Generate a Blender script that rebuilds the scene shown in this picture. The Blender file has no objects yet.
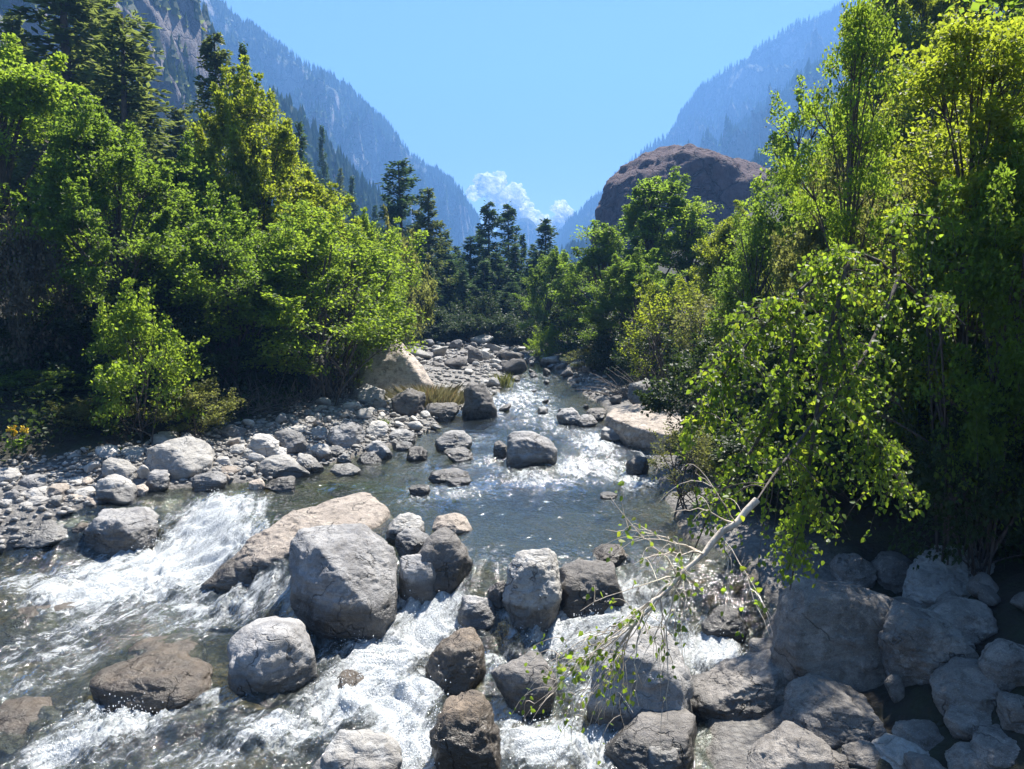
import bpy, bmesh, math, random
import numpy as np
from mathutils import Vector
random.seed(7)
R = math.radians
sc = bpy.context.scene
COL = sc.collection
UP = np.array([0., 0, 1])

# ------------------------------------------------------------------ camera numbers
W_, H_, F_ = 1024, 769, 760.0
PITCH = math.atan((384.5 - 300) / F_)
CAM = np.array([0, 0, 4.3])
CP, SP = math.cos(PITCH), math.sin(PITCH)

def ray(px, py):
    x, u = px - 512.0, 384.5 - py
    return np.array([x, F_ * CP + u * SP, -F_ * SP + u * CP])
def at(px, py, Y):                       # the place seen at a pixel, Y metres up the valley
    d = ray(px, py)
    return CAM + d * (Y / d[1])

# ------------------------------------------------------------------ noise
_rs = np.random.RandomState(11)
_perm = np.concatenate([_rs.permutation(256)] * 3)
_grad = _rs.normal(size=(256, 3)); _grad /= np.linalg.norm(_grad, axis=1)[:, None]
def perlin(p):
    p = np.asarray(p, float)
    i = np.floor(p).astype(int); f = p - i
    u = f * f * f * (f * (f * 6 - 15) + 10)
    i &= 255
    out = 0
    for dx in (0, 1):
        wx = u[..., 0] if dx else 1 - u[..., 0]
        for dy in (0, 1):
            wy = u[..., 1] if dy else 1 - u[..., 1]
            for dz in (0, 1):
                wz = u[..., 2] if dz else 1 - u[..., 2]
                h = _perm[_perm[_perm[(i[..., 0] + dx) & 255] + ((i[..., 1] + dy) & 255)] + ((i[..., 2] + dz) & 255)]
                g = _grad[h]
                out = out + wx * wy * wz * (g[..., 0] * (f[..., 0] - dx) + g[..., 1] * (f[..., 1] - dy) + g[..., 2] * (f[..., 2] - dz))
    return out * 1.5
def fbm(p, octv=4, gain=.5, ridged=False):
    p = np.asarray(p, float); s = 0; a = 1.0
    for k in range(octv):
        n = perlin(p + 17.3 * k)
        s = s + a * ((1 - 2 * np.abs(n)) if ridged else n)
        p = p * 2.03; a *= gain
    return s
def sstep(a, b, x):
    t = np.clip((x - a) / (b - a), 0, 1)
    return t * t * (3 - 2 * t)

# ------------------------------------------------------------------ mesh helpers
def make_mesh(name, V, F, mats=(), smooth=False, fattr=None, vattr=None):
    V = np.ascontiguousarray(V, np.float32).reshape(-1, 3)
    Fs = [np.ascontiguousarray(f, np.int32) for f in (F if isinstance(F, list) else [F]) if len(f)]
    me = bpy.data.meshes.new(name)
    me.vertices.add(len(V)); me.vertices.foreach_set('co', V.ravel())
    tot = np.concatenate([np.full(len(f), f.shape[1], np.int32) for f in Fs])
    idx = np.concatenate([f.ravel() for f in Fs])
    me.loops.add(len(idx)); me.loops.foreach_set('vertex_index', idx)
    me.polygons.add(len(tot))
    me.polygons.foreach_set('loop_start', np.concatenate([[0], np.cumsum(tot)[:-1]]).astype(np.int32))
    me.update(calc_edges=True)
    me.polygons.foreach_set('use_smooth', np.full(len(tot), smooth))
    for k, v in (fattr or {}).items():
        me.attributes.new(k, 'FLOAT', 'FACE').data.foreach_set('value', np.ascontiguousarray(v, np.float32))
    for k, v in (vattr or {}).items():
        me.attributes.new(k, 'FLOAT', 'POINT').data.foreach_set('value', np.ascontiguousarray(v, np.float32))
    for m in mats: me.materials.append(m)
    me.validate()
    return me
def add(name, me, loc=(0, 0, 0), parent=None, kind=None, label=None, cat=None, group=None):
    o = bpy.data.objects.new(name, me); COL.objects.link(o); o.location = loc
    if parent: o.parent = parent
    tag(o, label, cat, group, kind)
    return o
def tag(o, label=None, cat=None, group=None, kind=None):
    for k, v in (('label', label), ('category', cat), ('group', group), ('kind', kind)):
        if v: o[k] = v
def grid_faces(nr, nc):
    a = np.arange(nr * nc).reshape(nr, nc)
    return np.stack([a[:-1, :-1], a[:-1, 1:], a[1:, 1:], a[1:, :-1]], -1).reshape(-1, 4)

class Tubes:                              # many tapered tubes collected into one mesh
    def __init__(s): s.V = []; s.F = []; s.n = 0
    def add(s, pts, rad, sides=5):
        pts = np.asarray(pts, float); k = len(pts)
        rad = np.broadcast_to(np.asarray(rad, float), (k,)) if np.ndim(rad) else np.full(k, rad)
        t = np.gradient(pts, axis=0); t /= np.linalg.norm(t, axis=1)[:, None] + 1e-9
        ref = np.array([.31, .17, .93]) if abs(t[0, 2]) < .9 else np.array([.9, .3, .1])
        a = np.cross(t, ref); a /= np.linalg.norm(a, axis=1)[:, None] + 1e-9
        b = np.cross(t, a)
        th = np.linspace(0, 2 * math.pi, sides, endpoint=False)
        V = pts[:, None] + rad[:, None, None] * (np.cos(th)[None, :, None] * a[:, None] + np.sin(th)[None, :, None] * b[:, None])
        i = np.arange(k * sides).reshape(k, sides); j = np.roll(i, -1, 1)
        s.F.append(np.stack([i[:-1], j[:-1], j[1:], i[1:]], -1).reshape(-1, 4) + s.n)
        s.V.append(V.reshape(-1, 3)); s.n += k * sides
    def mesh(s, name, mat): return make_mesh(name, np.concatenate(s.V), np.concatenate(s.F), [mat], True)
def curve(p0, p1, p2, n=6):
    t = np.linspace(0, 1, n)[:, None]
    return (1 - t) ** 2 * p0 + 2 * t * (1 - t) * p1 + t * t * p2
def polyline(pts, n=24):                  # smooth resample
    pts = np.asarray(pts, float); k = np.arange(len(pts)); t = np.linspace(0, len(pts) - 1, n)
    q = np.stack([np.interp(t, k, pts[:, c]) for c in range(3)], 1)
    for _ in range(2): q[1:-1] = (q[:-2] + 2 * q[1:-1] + q[2:]) / 4
    return q

# ------------------------------------------------------------------ material helpers
class M:
    def __init__(s, name):
        s.m = bpy.data.materials.new(name); s.m.use_nodes = True
        s.t = s.m.node_tree; s.t.nodes.clear(); s.out = s.t.nodes.new('ShaderNodeOutputMaterial')
    def n(s, typ, **kw):
        nd = s.t.nodes.new('ShaderNode' + typ)
        for k, v in kw.items():
            if k.startswith('i_'): s.set(nd.inputs[k[2:].replace('_', ' ')], v)
            elif k[0] == 'I' and k[1:].isdigit(): s.set(nd.inputs[int(k[1:])], v)
            else: setattr(nd, k, v)
        return nd
    def set(s, inp, v):
        if hasattr(v, 'is_output'): s.t.links.new(v, inp)
        elif isinstance(v, (tuple, list)) and len(v) == 3 and inp.type == 'RGBA': inp.default_value = (*v, 1)
        else: inp.default_value = v
    def noise(s, vec, scale, detail=4, rough=.55, dist=0):
        return s.n('TexNoise', i_Vector=vec, i_Scale=scale, i_Detail=detail, i_Roughness=rough, i_Distortion=dist).outputs[0]
    def math(s, op, a, b=0.0, clamp=False):
        nd = s.n('Math', operation=op, use_clamp=clamp, I0=a, I1=b); return nd.outputs[0]
    def ramp(s, fac, stops):
        nd = s.n('ValToRGB', i_Fac=fac); e = nd.color_ramp.elements
        while len(e) < len(stops): e.new(.5)
        for q, (pos, c) in zip(e, stops):
            q.position = pos; q.color = (*c, 1) if isinstance(c, tuple) else (c, c, c, 1)
        return nd.outputs[0]
    def mix(s, fac, a, b, blend='MIX'):
        nd = s.n('Mix', data_type='RGBA', blend_type=blend)
        s.set(nd.inputs[0], fac); s.set(nd.inputs[6], a); s.set(nd.inputs[7], b); return nd.outputs[2]
    def mr(s, v, a, b, c=0., d=1.):
        return s.n('MapRange', interpolation_type='SMOOTHSTEP', I0=v, I1=a, I2=b, I3=c, I4=d).outputs[0]
    def pos(s): return s.n('NewGeometry').outputs['Position']
    def obj(s): return s.n('TexCoord').outputs['Object']
    def rnd(s): return s.n('ObjectInfo').outputs['Random']
    def attr(s, name, typ='GEOMETRY'): return s.n('Attribute', attribute_name=name, attribute_type=typ).outputs['Fac']
    def bump(s, h, strength=.4, dist=.05): return s.n('Bump', i_Strength=strength, i_Distance=dist, i_Height=h).outputs[0]
    def done(s, surf=None, vol=None):
        if surf is not None: s.t.links.new(surf, s.out.inputs['Surface'])
        if vol is not None: s.t.links.new(vol, s.out.inputs['Volume'])
        return s.m

def rock_mat(name, c1, c2, stain=(.06, .05, .04), lichen=.25, wetband=.27, speck=.5):
    m = M(name); p = m.pos()
    q = m.n('VectorMath', operation='ADD', I0=p, I1=m.n('CombineXYZ', I0=m.math('MULTIPLY', m.rnd(), 37.), I1=m.math('MULTIPLY', m.rnd(), 91.)).outputs[0]).outputs[0]
    big = m.noise(q, 1.6, 6, .62, .6); mid = m.noise(q, 7, 6, .68, .3); fine = m.noise(q, 55, 4, .75)
    band = m.noise(m.n('Mapping', i_Vector=q, i_Scale=(1.5, 1.5, 7), i_Rotation=(.5, .3, 0)).outputs[0], 2.2, 5, .6, .8)
    col = m.mix(m.ramp(big, [(.38, 0.), (.62, 1.)]), c1, c2)
    col = m.mix(m.ramp(band, [(.52, 0.), (.64, .5)]), col, tuple(c * .6 for c in c2))
    col = m.mix(m.ramp(mid, [(.50, 0.), (.66, lichen * 1.5)]), col, stain)
    col = m.mix(m.ramp(m.noise(q, 3.1, 5, .7), [(.56, 0.), (.64, .55)]), col, tuple(min(.6, c * 1.35) for c in c1))
    col = m.mix(m.ramp(fine, [(.36, speck), (.47, 0.)]), col, (.05, .048, .045))
    col = m.mix(m.ramp(m.noise(q, 90, 2, .6), [(.6, 0.), (.7, speck * .6)]), col, (.62, .60, .57))
    wq = m.n('VectorMath', operation='MULTIPLY_ADD', I0=m.n('TexNoise', i_Vector=q, i_Scale=3., i_Detail=4).outputs[1], I1=(.55, .55, .55), I2=q).outputs[0]
    ck = m.n('TexVoronoi', feature='DISTANCE_TO_EDGE', i_Vector=m.n('Mapping', i_Vector=wq, i_Scale=(1, 1.3, .8), i_Rotation=(.4, .7, .2)).outputs[0], i_Scale=1.5).outputs[0]
    crack = m.math('MULTIPLY', m.mr(ck, .0, .022, 1., 0.), m.mr(m.noise(q, 1.9, 3), .47, .6))
    col = m.mix(m.math('MULTIPLY', crack, .7), col, (.04, .037, .033))
    rv = m.math('MULTIPLY_ADD', m.rnd(), .5); 
    rvn = rv.node; rvn.inputs[2].default_value = .75
    col = m.mix(1., col, m.n('CombineColor', I0=rv, I1=rv, I2=rv).outputs[0], 'MULTIPLY')
    z = m.n('SeparateXYZ', I0=p).outputs[2]
    dz = m.math('SUBTRACT', z, m.attr('wet_z', 'OBJECT'))
    dz = m.math('ADD', dz, m.math('MULTIPLY_ADD', m.noise(p, 4, 3), -.22))
    dz.node.inputs[1].links[0].from_node.inputs[2].default_value = .0
    wet = m.mr(dz, wetband - .22, wetband - .08, 1., 0.)
    col = m.mix(wet, col, m.mix(.34, (.02, .017, .012), col))
    rough = m.math('MULTIPLY_ADD', wet, -.55); rough.node.inputs[2].default_value = .85
    h = m.math('ADD', m.math('MULTIPLY', mid, 1.1), m.math('MULTIPLY', fine, .12))
    h = m.math('SUBTRACT', m.math('ADD', h, m.math('MULTIPLY', band, .8)), m.math('MULTIPLY', crack, .8))
    h = m.math('ADD', h, m.math('MULTIPLY', m.noise(q, 22, 5, .7), .35))
    b = m.n('BsdfPrincipled', i_Base_Color=col, i_Roughness=rough, i_Normal=m.bump(h, .8, .06))
    return m.done(b.outputs[0])
GRANITE = rock_mat('pale granite', (.50, .475, .435), (.34, .325, .305), lichen=.18, speck=.35)
GREYROCK = rock_mat('grey gneiss', (.33, .32, .31), (.20, .195, .192), speck=.45)
SHADEROCK = rock_mat('gneiss with bank shade in its colour', (.25, .228, .205), (.145, .133, .122), lichen=.4)  # stone tone lowered so the colour itself carries the shade of the right bank
DARKROCK = rock_mat('dark river rock', (.19, .175, .16), (.11, .102, .095), wetband=.3)
TANROCK = rock_mat('rusty tan slab', (.47, .40, .335), (.34, .285, .235), lichen=.4, wetband=.06)
BROWNWET = rock_mat('wet brown rock', (.25, .19, .135), (.15, .12, .09), wetband=.55)

def bark_mat(name, c1, c2, sc_=14):
    m = M(name); p = m.obj()
    v = m.n('Mapping', i_Vector=p, i_Scale=(1, 1, .25)).outputs[0]
    n = m.noise(v, sc_, 5, .65)
    b = m.n('BsdfPrincipled', i_Base_Color=m.mix(m.ramp(n, [(.35, 0.), (.65, 1.)]), c1, c2), i_Roughness=.9, i_Normal=m.bump(n, .6, .03))
    return m.done(b.outputs[0])
BARK = bark_mat('dark bark', (.045, .036, .03), (.12, .10, .085))
BIRCHBARK = bark_mat('pale peeled bark', (.38, .31, .24), (.74, .65, .52), 12)
TWIG = bark_mat('grey twig', (.09, .075, .065), (.24, .21, .185))

def leaf_mat(name, dark, light, trans, tw=.45, gloss=.25):
    m = M(name); t = m.attr('tint')
    rv = m.rnd()
    f = m.math('MULTIPLY_ADD', rv, .25); f.node.inputs[2].default_value = -.12
    f = m.math('ADD', f, t, True)
    col = m.mix(f, dark, light)
    tr = m.mix(f, tuple(c * .7 for c in trans), trans)
    old = m.ramp(t, [(.80, 0.), (.98, .55)])
    col = m.mix(old, col, (light[0] * 2.1, light[1] * 1.25, light[2])); tr = m.mix(old, tr, (trans[0] * 1.5, trans[1] * 1.0, trans[2]))
    b = m.n('BsdfPrincipled', i_Base_Color=col, i_Roughness=.5, i_Specular_IOR_Level=gloss)
    tl = m.n('BsdfTranslucent', i_Color=tr)
    mx = m.n('MixShader', I0=tw, I1=b.outputs[0], I2=tl.outputs[0])
    return m.done(mx.outputs[0])
LEAF = {
 'bright': leaf_mat('bright green leaves', (0.054,0.102,0.019), (0.120,0.180,0.026), (0.360,0.504,0.042), .6),
 'green': leaf_mat('green leaves', (0.040,0.081,0.018), (0.092,0.144,0.028), (0.276,0.414,0.040), .6),
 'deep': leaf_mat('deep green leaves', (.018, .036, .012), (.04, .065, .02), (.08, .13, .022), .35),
 'olive': leaf_mat('olive leaves', (0.072,0.090,0.034), (0.144,0.150,0.060), (0.288,0.312,0.066), .6),
 'yellow': leaf_mat('yellow green leaves', (0.069,0.103,0.018), (0.149,0.178,0.030), (0.414,0.494,0.034), .6),
 'grey': leaf_mat('grey dry leaves', (.075, .07, .05), (.14, .13, .095), (.16, .15, .08), .3),
 'birch': leaf_mat('birch leaves', (0.050,0.099,0.015), (0.110,0.176,0.024), (0.374,0.550,0.039), .52, .45),
 'straw': leaf_mat('straw grass', (.16, .14, .07), (.30, .27, .14), (.30, .28, .12), .35),
 'needle': leaf_mat('conifer needles', (.035, .07, .035), (.075, .12, .045), (.14, .24, .06), .42, .2),
 'larch': leaf_mat('larch needles', (.055, .08, .028), (.10, .13, .042), (.27, .33, .07), .5, .2),
}
# ------------------------------------------------------------------ the river's course and the ground's height
_L = np.array([(-30, -16), (5, -13.5), (10, -11.8), (14.2, -10.2), (15.5, -9.2), (16.8, -8.3), (17.3, -7.0), (17.8, -5.9), (18.8, -5.2), (20.5, -4.3), (22, -3.4), (24.4, -2.4),
               (26.6, -2.7), (28.2, -1.8), (32, -.6), (37, -.4), (41.5, .2), (46, 1.0), (49, 1.6), (4000, 1.6)], float)
_Rr = np.array([(-30, 1.5), (5, 2.0), (8.1, 2.2), (9.6, 2.6), (10.3, 3.5), (11.2, 4.0), (12.2, 3.8), (13.3, 3.2), (16, 3.3), (18.8, 3.6), (21.8, 3.9), (24.8, 3.5), (29, 3.5), (33.7, 2.8), (38, 2.5),
                (44, 2.2), (49, 1.6), (4000, 1.6)], float)
_S = np.array([(-14, 15.6), (-9, 15.9), (-7, 16.4), (-5.5, 14.9), (-4, 13.1), (-2.9, 12.4), (-1.8, 12.5), (0, 12.0), (1.4, 12.4), (2.2, 12.3), (3.5, 12.0)], float)
def stepdist(X, Y): return Y - np.interp(X, _S[:, 0], _S[:, 1])
def zwater(X, Y):
    s = stepdist(X, Y)
    up = .026 * np.clip(Y - 19, 0, 40)
    lo = -.72 + .05 * np.clip(s + 1.6, -9, 0)
    k = sstep(-1.9, .35, s)
    return lo * (1 - k) + up * k
def inside(X, Y):
    return np.minimum(X - np.interp(Y, _L[:, 0], _L[:, 1]), np.interp(Y, _Rr[:, 0], _Rr[:, 1]) - X)
def ground(X, Y):
    X = np.asarray(X, float); Y = np.asarray(Y, float)
    i = inside(X, Y); d = np.maximum(-i, 0)
    zw = zwater(np.clip(X, -12, 4), np.minimum(Y, 60)) + .012 * np.clip(Y - 60, 0, 900)
    left = X < np.interp(Y, _L[:, 0], _L[:, 1]) + .0
    start = 4.5 + 4 * sstep(30, 45, Y)
    zl = .06 + .11 * np.minimum(d, 4.5) + .30 * np.clip(d - start, 0, 45) + .06 * np.clip(d - 50, 0, 120)
    zr = .06 + .20 * np.minimum(d, 2.) + .46 * np.clip(d - 2., 0, 38) + .06 * np.clip(d - 45, 0, 120)
    z = np.where(left, zl, zr)
    bed = -np.minimum(.5, .08 + .28 * np.maximum(i, 0))
    P = np.stack([X, Y, np.zeros_like(X)], -1)
    near = np.clip(1.2 - np.hypot(X, Y) / 60, 0, 1)
    n = fbm(P * .9, 4) * .10 * near + fbm(P * .12, 3) * .5 * sstep(3, 12, d)
    return zw + np.where(i > 0, bed, z) + n
def zsurf(X, Y): return float(max(ground(X, Y), zwater(X, Y) if inside(X, Y) > -.3 else -99))
def foot(px, py):                           # the ground or water point seen at a pixel
    z = 0.
    for _ in range(14):
        d = ray(px, py); t = (z - CAM[2]) / min(d[2], -1e-3); t = min(t, 90 / d[1]); P = CAM + d * t
        z = .5 * z + .5 * zsurf(P[0], P[1])
    return P

def axis(lo, hi, d0, c0, c1, far_lo, far_hi):   # fine between c0 and c1, coarser outside
    mid = np.arange(c0, c1, d0); out = [mid]
    x, s = c1, d0; hi_ = []
    while x < far_hi: hi_.append(x); s *= 1.09; x += s
    x, s = c0, d0; lo_ = []
    while x > far_lo: s *= 1.09; x -= s; lo_.append(x)
    return np.concatenate([np.array(lo_[::-1]), mid, np.array(hi_ + [far_hi])])
gx = axis(0, 0, .16, -15, 9, -1800, 1800); gy = axis(0, 0, .18, 5, 50, -80, 2200)
GX, GY = np.meshgrid(gx, gy)
GZ = ground(GX, GY)
m = M('ground of gravel and forest soil'); p = m.pos()
n1 = m.noise(p, 2.2, 5); cell = m.n('TexVoronoi', i_Vector=p, i_Scale=11, feature='F1'); 
peb = m.mix(m.ramp(cell.outputs['Color'].node.outputs[0], [(0, 0.), (.8, 1.)]), m.mix(cell.outputs['Color'], (.20, .19, .18), (.34, .325, .30)), (.16, .15, .14))
soil = m.mix(m.ramp(n1, [(.4, 0.), (.65, 1.)]), (.028, .022, .015), (.035, .04, .018))
bedc = m.mix(m.ramp(m.noise(p, 1.1, 4), [(.38, 0.), (.62, 1.)]), (.14, .10, .05), (.085, .085, .062))
bedc = m.mix(m.ramp(m.noise(p, 3.5, 3), [(.5, 0.), (.7, .8)]), bedc, (.26, .16, .07))
bedc = m.mix(m.ramp(cell.outputs[0], [(.3, 0.), (.75, .7)]), bedc, (.04, .035, .025))
g = m.attr('gravel'); w = m.attr('bed')
bedc = m.mix(m.attr('pool'), bedc, m.mix(1., bedc, (.38, .48, .5), 'MULTIPLY')); col = m.mix(g, soil, peb); col = m.mix(w, col, bedc)
hh = m.math('MULTIPLY', cell.outputs[0], -.35)
GROUND_M = m.done(m.n('BsdfPrincipled', i_Base_Color=col, i_Roughness=.9, i_Normal=m.bump(m.math('ADD', hh, m.noise(p, 9, 7, .7)), .9, .12)).outputs[0])
ii = inside(GX, GY); dd = np.maximum(-ii, 0)
leftside = GX < 1
grav = np.where(leftside, 1 - sstep(3.2 + 3 * sstep(30, 45, GY), 5.2 + 4 * sstep(30, 45, GY), dd), 1 - sstep(.6, 1.8, dd)) * (1 - sstep(46.5, 49, GY))
bed = sstep(-.15, .15, ii)
V = np.stack([GX, GY, GZ], -1).reshape(-1, 3)
add('ground', make_mesh('ground', V, grid_faces(*GX.shape), [GROUND_M], True, vattr={'gravel': grav.ravel(), 'bed': bed.ravel(), 'pool': (sstep(-.4, .6, stepdist(GX, GY)) * sstep(.4, 1.2, ii)).ravel()}), kind='structure')

# ------------------------------------------------------------------ the water
FOAM = [  # px, py, rx, ry, strength: where the water is broken white
 (150, 572, 95, 26, 1.0), (215, 535, 55, 18, 1.0), (90, 597, 75, 16, .9), (215, 562, 60, 22, .9), (235, 512, 30, 10, .6), (30, 590, 60, 14, .45), (60, 650, 80, 45, .42), (190, 610, 110, 25, .55), (120, 720, 70, 40, .75), (60, 750, 40, 20, .9),
 (20, 690, 60, 45, .4), (200, 760, 90, 25, .4), (300, 585, 38, 20, .7), (260, 600, 40, 14, .55), (325, 610, 22, 12, .3),
 (450, 590, 22, 22, .8), (425, 622, 40, 26, 1.0), (385, 660, 50, 30, 1.0), (350, 700, 60, 26, .95), (280, 735, 70, 22, .75), (330, 660, 25, 20, .4), (400, 705, 50, 28, 1.0), (420, 750, 55, 30, .95), (230, 700, 50, 12, .6),
 (560, 640, 50, 22, .85), (600, 615, 40, 20, .8), (640, 630, 40, 26, .8), (525, 625, 30, 12, .7), (500, 668, 30, 14, .6), (680, 655, 40, 20, .7), (715, 655, 30, 22, .8), (550, 745, 60, 26, 1.0), (500, 715, 35, 25, .7), (600, 740, 30, 20, .8), (590, 690, 40, 30, .5), (470, 755, 30, 20, .8),
 (480, 500, 8, 3, .1), (590, 468, 55, 14, .95), (540, 478, 60, 12, .75), (640, 482, 30, 10, .8), (500, 462, 40, 8, .7), (595, 445, 30, 14, .9), (455, 492, 55, 10, .5), (490, 410, 30, 8, .6), (520, 398, 40, 9, .8), (540, 415, 50, 12, .6), (560, 430, 35, 9, .55), (520, 385, 40, 8, .5), (530, 375, 40, 5, .5), (480, 440, 28, 7, .4),
 (330, 488, 60, 7, .16), (420, 500, 30, 10, .3), (650, 455, 25, 8, .5), (430, 470, 40, 6, .3), (225, 500, 35, 8, .5)]
u = np.linspace(-1, 1, 470); v = np.concatenate([5.6 * (46.5 / 5.6) ** np.linspace(0, 1, 660)])
Yw = np.repeat(v[:, None], len(u), 1)
xl = np.interp(v, _L[:, 0], _L[:, 1])[:, None] - .7; xr = np.interp(v, _Rr[:, 0], _Rr[:, 1])[:, None] + .7
xl = np.maximum(xl, -.78 * v[:, None] - 1.5)
Xw = xl + (xr - xl) * (u[None] * .5 + .5)
Zw = zwater(Xw, Yw)
fo = np.zeros_like(Xw)
for px, py, rx, ry, s in FOAM:
    c = CAM + ray(px, py) * ((-.5 if py > 560 else 0 if py > 480 else .3) - CAM[2]) / ray(px, py)[2]
    z = float(zwater(c[0], c[1])); c = CAM + ray(px, py) * (z - CAM[2]) / ray(px, py)[2]
    a = CAM + ray(px + rx, py) * (z - CAM[2]) / ray(px + rx, py)[2]
    q = CAM + ray(px, py - ry) * (z - CAM[2]) / ray(px, py - ry)[2]
    s = s * (.72 if py < 500 else .95)
    g = s * np.exp(-1.1 * (((Xw - c[0]) / (a[0] - c[0])) ** 2 + ((Yw - c[1]) / (q[1] - c[1])) ** 2) ** 1.3)
    fo = np.maximum(fo, g) + .15 * np.minimum(fo, g)
sd = stepdist(Xw, Yw)
rapid = np.clip(fo + .55 * np.exp(-((sd + .9) / 1.1) ** 2) + .25 * (sd < -1.5), 0, 1)
P3 = np.stack([Xw, Yw, Zw * 0], -1)
warp = np.stack([fbm(P3 * .7 + 5, 2), fbm(P3 * .7 + 9, 2), Zw * 0], -1)
flow = P3 * np.array([1.5, 1.0, 1]) + warp * .9
Zw = Zw + .02 * fbm(flow * 2.2, 3) + (.005 + .045 * rapid) * fbm(flow * 5.5 + 3, 3) + rapid * (.16 * fbm(flow * 1.25 + 31, 4, .5) + .022 * fbm(flow * 4.1, 3, .55, True))
fade = np.minimum(1, np.maximum(inside(Xw, Yw) + .7, 0) / .5)
Zw = Zw - (1 - fade) * .35
m = M('river water'); p = m.pos()
f = m.attr('foam'); low = m.attr('low')
mp = m.n('Mapping', i_Vector=p, i_Scale=(1.2, .8, 1)).outputs[0]
def flow(scale, detail, rough, dist):       # noise drawn out along the current, which turns below the falls
    hi = m.noise(m.n('Mapping', vector_type='TEXTURE', i_Vector=p, i_Rotation=(0, 0, .12), i_Scale=(.62, 1.5, 1)).outputs[0], scale, detail, rough, dist)
    lo = m.noise(m.n('Mapping', vector_type='TEXTURE', i_Vector=p, i_Rotation=(0, 0, -.62), i_Scale=(.6, 1.7, 1)).outputs[0], scale, detail, rough, dist)
    return m.n('Mix', I0=low, I2=hi, I3=lo).outputs[0]
st1 = flow(1.9, 8, .66, 1.2); st2 = flow(7, 6, .72, .9)
stk = m.math('ADD', m.math('MULTIPLY', st1, .75), m.math('MULTIPLY', st2, .5))
ff = m.math('ADD', m.math('MULTIPLY', f, .82), m.math('MULTIPLY', m.math('SUBTRACT', stk, .62), 1.9))
ff = m.math('ADD', ff, m.math('MULTIPLY', m.math('SUBTRACT', m.noise(mp, 24, 4, .7, .5), .5), .4))
foam = m.mr(ff, .24, .78, 0, .96)
foam = m.math('MULTIPLY', foam, m.mr(f, .03, .22))
rip = m.math('ADD', m.math('MULTIPLY', m.noise(mp, 5, 4, .6, .6), .7), m.math('MULTIPLY', m.noise(mp, 17, 4, .6), .28))
bst = m.math('MULTIPLY_ADD', f, .5); bst.node.inputs[2].default_value = .42
nb = m.n('Bump', i_Strength=bst, i_Distance=.16, i_Height=rip).outputs[0]
glossy = m.n('BsdfGlossy', i_Color=(1, 1, 1), i_Roughness=.07, i_Normal=nb)
trn = m.n('BsdfTransparent', i_Color=(.78, .84, .74))
dif = m.n('BsdfDiffuse', i_Color=(.085, .10, .095), i_Normal=nb)
tm = m.math('MULTIPLY_ADD', f, .3, True); tm.node.inputs[2].default_value = .12
body = m.n('MixShader', I0=tm, I1=trn.outputs[0], I2=dif.outputs[0])
fr = m.n('Fresnel', i_IOR=1.33, i_Normal=nb).outputs[0]
fr = m.math('MULTIPLY', fr, 1.5, True)
wat = m.n('MixShader', I0=fr, I1=body.outputs[0], I2=glossy.outputs[0])
fh = m.math('ADD', m.math('MULTIPLY', st2, .8), m.noise(mp, 34, 3, .7))
wcol = m.mix(m.ramp(m.math('ADD', m.math('MULTIPLY', st2, .6), m.math('MULTIPLY', m.noise(mp, 26, 4, .7), .4)), [(.38, 0.), (.6, 1.)]), (.46, .50, .51), (.84, .86, .87))
white = m.n('BsdfPrincipled', i_Base_Color=wcol, i_Roughness=.45, i_Normal=m.bump(fh, .9, .06))
tl = m.n('BsdfTranslucent', i_Color=(.7, .75, .76))
white = m.n('MixShader', I0=.18, I1=white.outputs[0], I2=tl.outputs[0])
WATER_M = m.done(m.n('MixShader', I0=foam, I1=wat.outputs[0], I2=white.outputs[0]).outputs[0])
add('river_water', make_mesh('river_water', np.stack([Xw, Yw, Zw], -1).reshape(-1, 3), grid_faces(*Xw.shape), [WATER_M], True, vattr={'foam': np.clip(fo, 0, 1).ravel(), 'low': (1 - sstep(-1., .6, sd)).ravel()}), kind='structure')

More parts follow.
